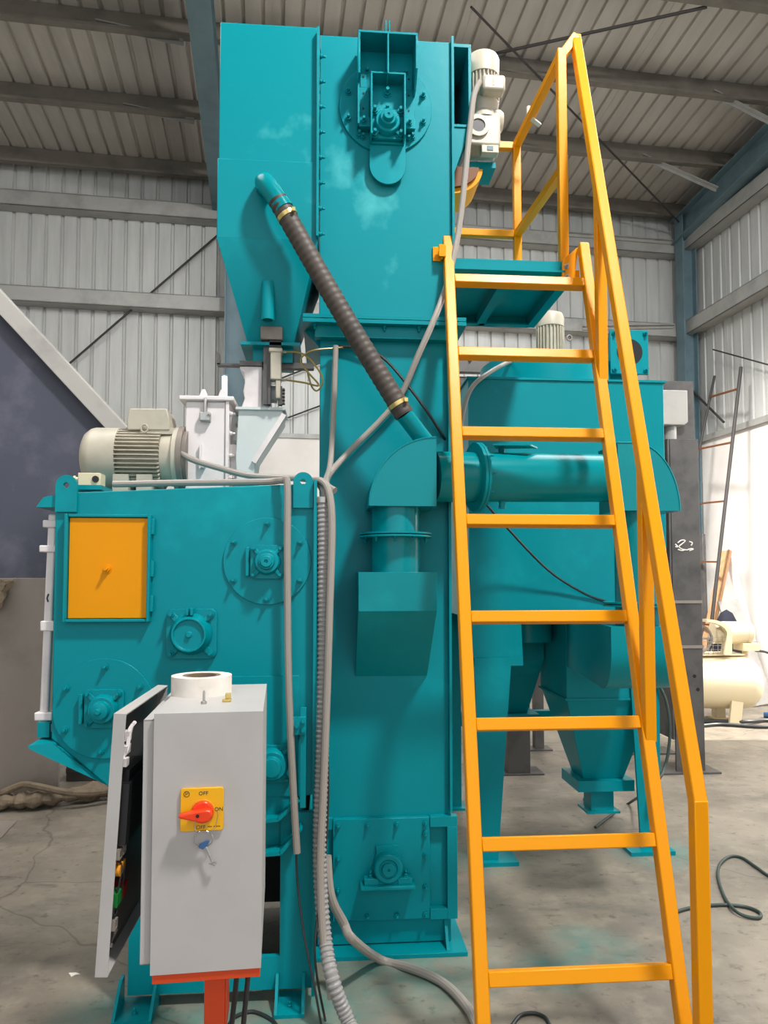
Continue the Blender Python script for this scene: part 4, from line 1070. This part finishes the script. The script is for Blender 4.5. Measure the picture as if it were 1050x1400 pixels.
# ------------------------------------------------------------------ conduits and cables
def run(name, label, cat, pts, r, m, part='sheath', ridge=None, seg=10, smooth=6, group=None):
    P = [Vector(p) for p in pts]
    group = group or {'conduit': 'grey conduits on the machines', 'cable': 'loose cables around the machines'}.get(name)
    t = thing(name, label, cat, P[len(P) // 2], group)
    b = MB(); b.tube(P, r, seg, smooth, ridge); b.build(part, m, t)
    return t
run('conduit', 'grey conduit laid flat along the cabinet top and dropping down its front face', 'conduit',
    [(-0.764,2.68,1.792), (-0.515,2.66,1.797), (-0.226,2.62,1.798), (-0.155,2.57,1.797), (-0.137,2.555,1.777), (-0.135,2.55,1.532), (-0.13,2.55,1.18), (-0.12,2.54,0.933), (-0.106,2.54,0.688), (-0.095,2.54,0.527)], .0125, 'conduit')
run('cable', 'thin black cable hanging out of the conduit on the cabinet front', 'cable',
    [(-0.098,2.54,0.542), (-0.092,2.54,0.421), (-0.068,2.5,0.271), (-0.033,2.46,0.126), (-0.009,2.441,0.01)], .0038, 'cable')
run('conduit', 'grey conduit sagging from the wheel motor past the white housing', 'conduit',
    [(-0.596,2.92,2.017), (-0.583,2.9,1.961), (-0.525,2.88,1.918), (-0.415,2.86,1.882), (-0.299,2.82,1.849), (-0.17,2.76,1.833), (-0.072,2.68,1.818), (-0.023,2.62,1.787), (-0.007,2.58,1.73)], .012, 'conduit')
run('conduit', 'smooth grey conduit running down the cabinet corner over the corrugated one', 'conduit',
    [(-0.049,2.64,1.807), (-0.018,2.6,1.8), (0.008,2.56,1.758), (0.019,2.54,1.634), (0.012,2.53,1.356), (0.004,2.525,1.058), (-0.007,2.515,0.742), (-0.016,2.5,0.506), (-0.008,2.48,0.301), (0.012,2.45,0.176), (0.021,2.43,0.104)], .0125, 'conduit')
cd = run('corrugated_conduit', 'thick ribbed grey conduit hanging down the cabinet corner to the floor', 'conduit',
    [(-0.015,2.58,1.74), (-0.009,2.575,1.533), (-0.007,2.565,1.177), (-0.013,2.55,0.831), (-0.019,2.54,0.515), (-0.003,2.5,0.292), (0.026,2.42,0.168), (0.079,2.402,0.04), (0.124,2.274,0.028)], .024, 'corr', ridge=.0165, seg=14, smooth=10)
b = MB(); c0 = Vector((-0.015,2.58,1.732)); b.lathe(c0, (0, 0, 1), [(-.012, .026), (.006, .026)], 16); b.build('end_ring', 'zinc', cd)
run('conduit', 'grey conduit rising upright on the left of the elevator casing', 'conduit',
    [(-0.018,2.62,1.787), (-0.002,2.7,1.821), (0.015,2.86,1.916), (0.026,2.9,2.129), (0.034,2.91,2.391)], .0115, 'conduit')
run('conduit', 'long grey conduit climbing diagonally across the elevator to the geared motor', 'conduit',
    [(0.029,2.6,1.766), (-0.002,2.64,1.795), (0.015,2.8,1.861), (0.096,2.9,1.968), (0.214,2.91,2.09), (0.296,2.9,2.193), (0.363,2.86,2.347), (0.422,2.855,2.481), (0.476,2.895,2.624), (0.508,2.9,2.743), (0.542,2.92,2.908), (0.57,2.93,3.132), (0.597,2.95,3.367), (0.616,2.96,3.502), (0.646,2.98,3.576)], .0125, 'conduit')
run('conduit', 'grey conduit curving out from behind the elevator boot over the floor', 'conduit',
    [(0.006,2.58,0.5), (0.019,2.57,0.369), (0.065,2.62,0.254), (0.095,2.6,0.208), (0.209,2.831,0.018), (0.318,2.762,0.017), (0.419,2.66,0.017), (0.476,2.508,0.017), (0.49,2.371,0.017)], .016, 'conduit')
run('cable', 'black cable curving from the feed valve behind the duct to the dust collector', 'cable',
    [(0.046,2.93,2.397), (0.155,2.92,2.382), (0.245,2.92,2.333), (0.376,2.9,2.165), (0.482,2.95,2.027), (0.681,3.3,1.861), (0.878,3.55,1.719), (1.143,3.7,1.497), (1.357,3.76,1.375), (1.471,3.77,1.336)], .006, 'cable')
run('cable', 'thin grey-green cable hanging at the right of the dust collector to the floor', 'cable',
    [(1.782,3.84,0.89), (1.815,3.82,0.795), (1.822,3.8,0.645), (1.785,3.78,0.478), (1.715,3.78,0.366), (1.953,4.662,0.01), (1.739,4.429,0.01), (1.567,4.23,0.01)], .008, 'green_cable')
run('conduit', 'grey conduit bending over the dust collector top from the fan motor', 'conduit',
    [(1.246,4.2,2.767), (1.039,4,2.68), (0.846,3.74,2.535), (0.748,3.7,2.444), (0.705,3.7,2.328), (0.689,3.72,2.179), (0.695,3.76,1.994)], .012, 'conduit')
run('cable', 'dark green cable coiled in loops on the floor at the right', 'cable',
    [(1.493,3.135,0.008), (1.607,3.183,0.008), (1.751,3.2,0.008), (1.851,3.171,0.008), (1.879,3.112,0.008), (1.844,3.066,0.008), (1.794,3.086,0.01), (1.772,3.132,0.018), (1.816,3.286,0.008), (1.898,3.485,0.008), (1.993,3.642,0.008), (2.104,3.741,0.008), (2.157,3.717,0.008), (2.159,3.591,0.008), (2.16,3.464,0.008), (2.233,3.332,0.008)], .0075, 'green_cable')
run('cable', 'short black cable looped on the floor at the bottom right of the ladder foot', 'cable',
    [(0.606,2.411,0.006), (0.649,2.463,0.006), (0.696,2.472,0.006), (0.726,2.445,0.006), (0.728,2.397,0.006)], .006, 'cable')
run('cable', 'black cable looped on the floor beside the orange stand', 'cable',
    [(-0.311,2.483,0.006), (-0.294,2.53,0.006), (-0.241,2.554,0.006), (-0.182,2.513,0.006), (-0.155,2.471,0.006), (-0.132,2.401,0.006)], .006, 'cable')
tb = Vector(T @ Vector((.19, .22, Z0 - .02)))
run('cable', 'black cable hanging from the enclosure floor behind the orange post, left', 'cable',
    [tb, tb + Vector((-.012, .02, -.15)), tb + Vector((-.03, .03, -.33)), tb + Vector((-.04, .05, -.50))], .007, 'cable')
tb = Vector(T @ Vector((.215, .24, Z0 - .02)))
run('cable', 'black cable hanging from the enclosure floor behind the orange post, right', 'cable',
    [tb, tb + Vector((-.005, .02, -.12)), tb + Vector((-.02, .03, -.30)), tb + Vector((-.025, .05, -.51))], .007, 'cable')
run('cable', 'thin dark cable beside the smooth conduit ending on the floor', 'cable',
    [(0.004,2.56,0.927), (0.01,2.55,0.707), (-0.006,2.53,0.446), (-0.033,2.46,0.242), (0.001,2.498,0.006), (0.019,2.389,0.006)], .004, 'cable')

# ------------------------------------------------------------------ things around the machines
sp = thing('slope_topped_panel', 'dark slate steel panel with sloping grey top channel, far left', 'panel', (-2.3, 5.05, 0))
b = MB(); b.prism([(-3.6, 1.44), (-1.575, 1.44), (-1.50, 2.50), (-1.50, 2.56), (-3.6, 4.86)], 5.02, 5.05); b.build('slate_sheet', 'slate', sp)
b = MB(); b.beam((-3.5, 5.0, 4.73), (-1.36, 5.0, 2.42), .11, .16, (0, -1, 0)); b.build('sloped_channel', 'chan', sp, 0.004)
b = MB(); b.box(-3.6, -1.74, 5.0, 5.03, 0.0, 1.46); b.build('lower_sheet', 'mill', sp, 0.002)
b = MB(); b.beam((-1.56, 5.08, 2.47), (-1.2, 5.25, 2.52), .05, .05); b.build('brace', 'dark_steel', sp)
sk = thing('sack', 'brown sacking strip heaped along the foot of the grey sheet', 'sack', (-1.8, 4.9, 0))
b = MB()
pts = [(-2.6, 4.87, .05), (-2.2, 4.89, .05), (-2.0, 4.87, .055), (-1.8, 4.89, .06), (-1.6, 5.0, .055), (-1.35, 5.12, .05), (-1.15, 5.3, .045)]
P_ = spline(pts, 8); rs = []
for i, p in enumerate(P_):
    rr = .055 + .012 * math.sin(i * 1.7) + .008 * math.sin(i * .61)
    rs.append([Vector((p.x, p.y + 1.4 * rr * math.cos(2 * PI * k / 12), max(.002, p.z + rr * math.sin(2 * PI * k / 12) * (.8 + .15 * math.sin(i * .9 + k))))) for k in range(12)])
b.rings(rs); b.build('folds', 'burlap', sk)
b = MB(); b.tube([(-2.15, 4.86, .05), (-1.95, 4.88, .14), (-1.85, 4.86, .15), (-1.6, 4.85, .10), (-1.4, 4.95, .08), (-1.2, 5.1, .10)], .022, 8); b.build('strap', 'burlap', sk)
rg = thing('rag', 'crumpled brown rag hanging at the far left edge', 'rag', (-2.15, 4.9, 1.2))
b = MB(); rs = []
for i in range(10):
    t = i / 9
    rs.append([Vector((-2.13 + .10 * math.cos(2 * PI * k / 14) * (1 - .55 * t) * (1 + .25 * math.sin(k * 2.1 + i)) - .03 * t, 4.93 + .045 * math.sin(2 * PI * k / 14), 1.45 - .20 * t + .015 * math.sin(k * 1.9))) for k in range(14)])
b.rings(rs); b.build('cloth', 'burlap', rg)
bl = thing('dark_block', 'small dark steel block on the floor behind the teal lip', 'block', (-1.7, 5.5, 0))
b = MB(); b.box(-1.86, -1.62, 5.50, 5.68, 0, .13); b.box(-1.86, -1.72, 5.49, 5.50, .06, .10); b.build('casting', 'dark_steel', bl, 0.01)
pt = thing('floor_plate', 'thin brown steel plate lying on the floor at the left edge', 'plate', (-1.842,4.441,0))
b = MB(); b.prism_z([(-2.204,4.648,0)[:2], (-1.841,4.62,0)[:2], (-1.812,4.344,0)[:2], (-1.884,3.987,0)[:2]], 0, .008); b.build('sheet', 'mill', pt)
sc = thing('paper_scrap', 'tiny white paper scrap on the floor left of the control panel door', 'scrap', (-0.918,2.846,0))
c = Vector((-0.918,2.846,0)); b = MB(); b.prism_z([(c.x - .022, c.y + .01), (c.x - .004, c.y - .016), (c.x + .006, c.y - .004), (c.x + .022, c.y), (c.x + .004, c.y + .010)], .001, .004); b.build('shred', 'paper', sc)

# dark steel frame behind the dust collector
fr = thing('dark_steel_frame', 'tall raw dark steel frame behind the dust collector', 'frame', (2.0, 5.5, 0))
b = MB(); b.box(2.625, 2.85, 5.38, 5.40, 0, 2.53); b.box(2.835, 2.85, 5.40, 5.62, 0, 2.53); b.box(2.60, 2.615, 5.37, 5.62, .25, 2.53); b.box(2.45, 2.60, 5.42, 5.44, .9, 2.53)
b.box(2.50, 2.95, 5.33, 5.66, 0, .015); po = b.build('post', 'dark_steel', fr, 0.002)
for zz in (1.27, .93):
    b = MB(); b.box(2.625, 2.852, 5.372, 5.38, zz, zz + .022); b.build('weld_seam', 'mill', po)
for zz, xx in ((.72, 2.78), (.62, 2.805)):
    b = MB(); b.cyl((xx, 5.381, zz), (xx, 5.378, zz), .014, 12); b.build('hole', 'dark_in', po)
b = MB()
cx, cz = 2.70, 1.70
for st in (((-.03, .03), (.0, .05), (.03, .045), (.0, .02), (-.02, .0), (.01, -.02), (.05, -.025)), ((-.05, .02), (-.03, .0), (-.05, .0)), ((.06, .04), (.085, .03), (.075, .01)), ((.05, -.02), (.08, -.015), (.09, -.02), (.06, -.03)), ((-.03, -.02), (.0, -.03), (.02, -.025))):
    b.tube([(cx + p[0], 5.379, cz + p[1]) for p in st], .005, 5, 4)
b.build('chalk_mark', 'paper', po)
b = MB(); b.box(1.35, 1.52, 5.42, 5.58, .012, 2.5); b.box(1.28, 1.62, 5.40, 5.62, 0, .012); b.build('post', 'dark_steel', fr, 0.002)
b = MB(); b.box(2.60, 2.76, 6.0, 6.16, .012, 2.5); b.box(2.52, 2.92, 5.95, 6.2, 0, .012); b.build('post', 'dark_steel', fr, 0.002)
b = MB(); b.box(1.78, 1.86, 6.2, 6.28, .012, 2.5); b.box(1.68, 1.92, 6.15, 6.32, 0, .012); b.build('post', 'dark_steel', fr, 0.002)
b = MB(); b.box(0.90, 2.86, 5.45, 5.47, 2.45, 3.0); b.box(0.90, 2.86, 5.47, 6.2, 2.43, 2.45); b.build('top_plate', 'dark_steel', fr, 0.002)
b = MB(); b.prism([(0.85, 3.02), (1.30, 3.02), (1.40, 3.08), (1.36, 3.17), (1.15, 3.21), (0.85, 3.23)], 5.40, 5.46); eb = b.build('end_bracket', 'dark_steel', fr, 0.003)
for xx, zz in ((1.08, 3.12), (1.24, 3.14), (1.30, 3.09)):
    bolt(eb, (xx, 5.40, zz), 1.6, 'mill')
wb2 = thing('isolator_box', 'pale grey box on a short neck standing on the dark steel post', 'box', (2.68, 5.45, 2.53))
b = MB(); b.prism([(2.53, 2.905), (2.765, 2.905), (2.765, 2.66), (2.735, 2.635), (2.53, 2.635)], 5.36, 5.52); b.build('case', 'chan', wb2, 0.006)
b = MB(); b.cyl((2.665, 5.45, 2.53), (2.665, 5.45, 2.64), .045, 20); b.build('neck', 'chan', wb2)

# air compressor
ac = thing('air_compressor', 'cream air compressor with belt guard and horizontal tank by the white wall', 'compressor', (4.1, 7.35, 0))
b = MB()
ax = Vector((1, -.12, 0)).normalized(); s0 = Vector((3.27, 7.42, .395))
b.lathe(s0, ax, [(0, .05), (.03, .16), (.08, .235), (.13, .268), (1.03, .268), (1.09, .25), (1.15, .19), (1.19, .11), (1.20, .02)], 40); b.build('tank', 'cream', ac)
for t in (.22, .86):
    c = s0 + ax * t
    b = MB(); b.prism([(c.x - .10, 0.01), (c.x + .02, 0.01), (c.x + .05, .22), (c.x - .07, .24)], 7.10, 7.13); b.box(c.x - .1, c.x + .04, 7.10, 7.55, 0, .012); b.box(c.x - .06, c.x + .04, 7.42, 7.52, 0.01, .2); b.build('foot', 'cream', ac)
b = MB(); b.box(3.35, 4.28, 7.24, 7.50, .672, .690); b.build('deck', 'cream', ac)
b = MB()
c = Vector((3.80, 7.28, .845))
for r, y in ((.15, 0), ):
    b.lathe((c.x, c.y, c.z), (0, -1, 0), [(0, .15), (.03, .15), (.03, .135), (.0, .135)], 32, cap=False)
b.cyl((c.x, c.y, c.z), (c.x, c.y - .03, c.z), .03, 12)
for i in range(5):
    a = 2 * PI * i / 5; b.beam((c.x, c.y - .015, c.z), (c.x + .14 * math.cos(a), c.y - .015, c.z + .14 * math.sin(a)), .02, .02, (0, 1, 0))
b.build('flywheel', 'mill', ac)
b = MB()
for i in range(9):
    b.beam((3.62 + i * .05, 7.19, .69), (3.62 + i * .05, 7.19, .88), .004, .004)
for i in range(5):
    b.beam((3.60, 7.19, .70 + i * .04), (4.06, 7.19, .70 + i * .04), .004, .004)
b.build('guard_mesh', 'zinc', ac)
b = MB(); o_ = [(4.10, .69), (4.11, .90)] + [(3.84 + .27 * math.cos(t), .90 + .15 * math.sin(t)) for t in [PI * .5 * i / 10 for i in range(0, 11)]]
i_ = [(3.84 + .215 * math.cos(t), .895 + .125 * math.sin(t)) for t in [PI * .5 * i / 10 for i in range(10, -1, -1)]] + [(4.02, .69)]
b.prism(o_ + i_, 7.16, 7.24); b.build('belt_guard', 'cream', ac)
b = MB(); b.cyl((4.0, 7.34, .90), (4.32, 7.30, .90), .115, 24); b.build('pump_motor', 'cream', ac)
b = MB(); b.lathe((4.32, 7.30, .90), (1, -.12, 0), [(0, .12), (.05, .115), (.075, .08), (.08, .01)], 24); b.build('motor_cowl', 'cream', ac)
b = MB(); b.box(4.25, 4.42, 7.2, 7.4, .72, .80); b.cyl((4.32, 7.3, .66), (4.32, 7.3, .74), .03, 12); b.build('pressure_switch', 'cream', ac, 0.006)
b = MB(); b.tube([(4.40, 7.25, .72), (4.52, 7.22, .70), (4.62, 7.2, .60), (4.60, 7.2, .50)], .012, 8); b.build('air_line', 'rod', ac)
hs = run('air_hose', 'tangled dark hose on the floor under the cream compressor tank', 'hose',
    [(3.2, 7.05, .02), (3.6, 6.98, .02), (3.9, 7.04, .02), (4.2, 6.9, .02), (4.5, 6.92, .02), (4.75, 7.05, .02), (4.5, 7.2, .02), (4.2, 7.1, .03), (3.9, 7.2, .02), (3.5, 7.1, .02)], .018, 'cable')
run('blue_pipe', 'blue pipe lying along the foot of the white wall', 'pipe', [(4.6, 7.45, .03), (4.9, 7.2, .03), (5.3, 6.9, .03)], .03, 'blue_key')

# timber and steel leaning on the side wall
wd = thing('timber_frame', 'pale timber boards nailed in a peak leaning on the white wall', 'timber', (4.7, 8.4, 0))
b = MB(); b.beam((4.36, 8.3, .35), (4.90, 8.62, 1.80), .04, .13, (.4, -1, 0)); b.build('board', 'wood', wd, 0.003)
b = MB(); b.beam((4.91, 8.62, 1.82), (5.12, 8.5, .7), .04, .09, (.4, -1, 0)); b.build('board', 'plaster', wd, 0.003)
gb = thing('grey_plank', 'upright grey plank leaning on the white wall left of the timber peak', 'plank', (4.6, 8.7, 0))
b = MB(); b.beam((4.55, 8.55, 0.02), (4.72, 8.9, 2.02), .05, .11, (.3, -1, 0)); b.build('board', 'dark_steel', gb, 0.003)
bg_ = thing('dark_bag', 'dark blue bag slumped between timber and wall behind the compressor', 'bag', (4.75, 8.2, 0))
b = MB(); b.ball((4.64, 8.2, .56), .34, 16, (.5, .5, 1.6)); b.build('sack_body', mat('navy_cloth', (26, 28, 44), .8), bg_)
fr2 = thing('grey_board', 'grey board leaning behind the dark bag', 'board', (4.9, 8.5, 0))
b = MB(); b.beam((5.0, 8.1, 0.02), (4.80, 8.45, 1.20), .30, .02, (.2, -1, .2)); b.build('board', 'chan', fr2)
rl = thing('rod_ladder', 'thin dark rod ladder leaning high against the side wall', 'ladder', (4.9, 8.9, 0))
la_, lb_ = Vector((4.52, 8.30, 1.0)), Vector((5.222,8.75,4.136))
lc_, ld_ = Vector((4.42, 9.3, 1.0)), Vector((5.234,9.4,4.206))
lo_ = lambda a, c: a + (a - c) * (a.z - .01) / (c.z - a.z)
la_, lc_ = lo_(la_, lb_), lo_(lc_, ld_)
b = MB(); b.cyl(la_, lb_, .022, 8); b.build('rail', 'rod', rl)
b = MB(); b.cyl(lc_, ld_, .018, 8); b.build('rail', 'rod', rl)
for t in (.22, .4, .58, .76, .93):
    b = MB(); b.beam(lc_ + (ld_ - lc_) * t, la_ + (lb_ - la_) * t, .03, .02); b.build('rung', 'rust', rl)
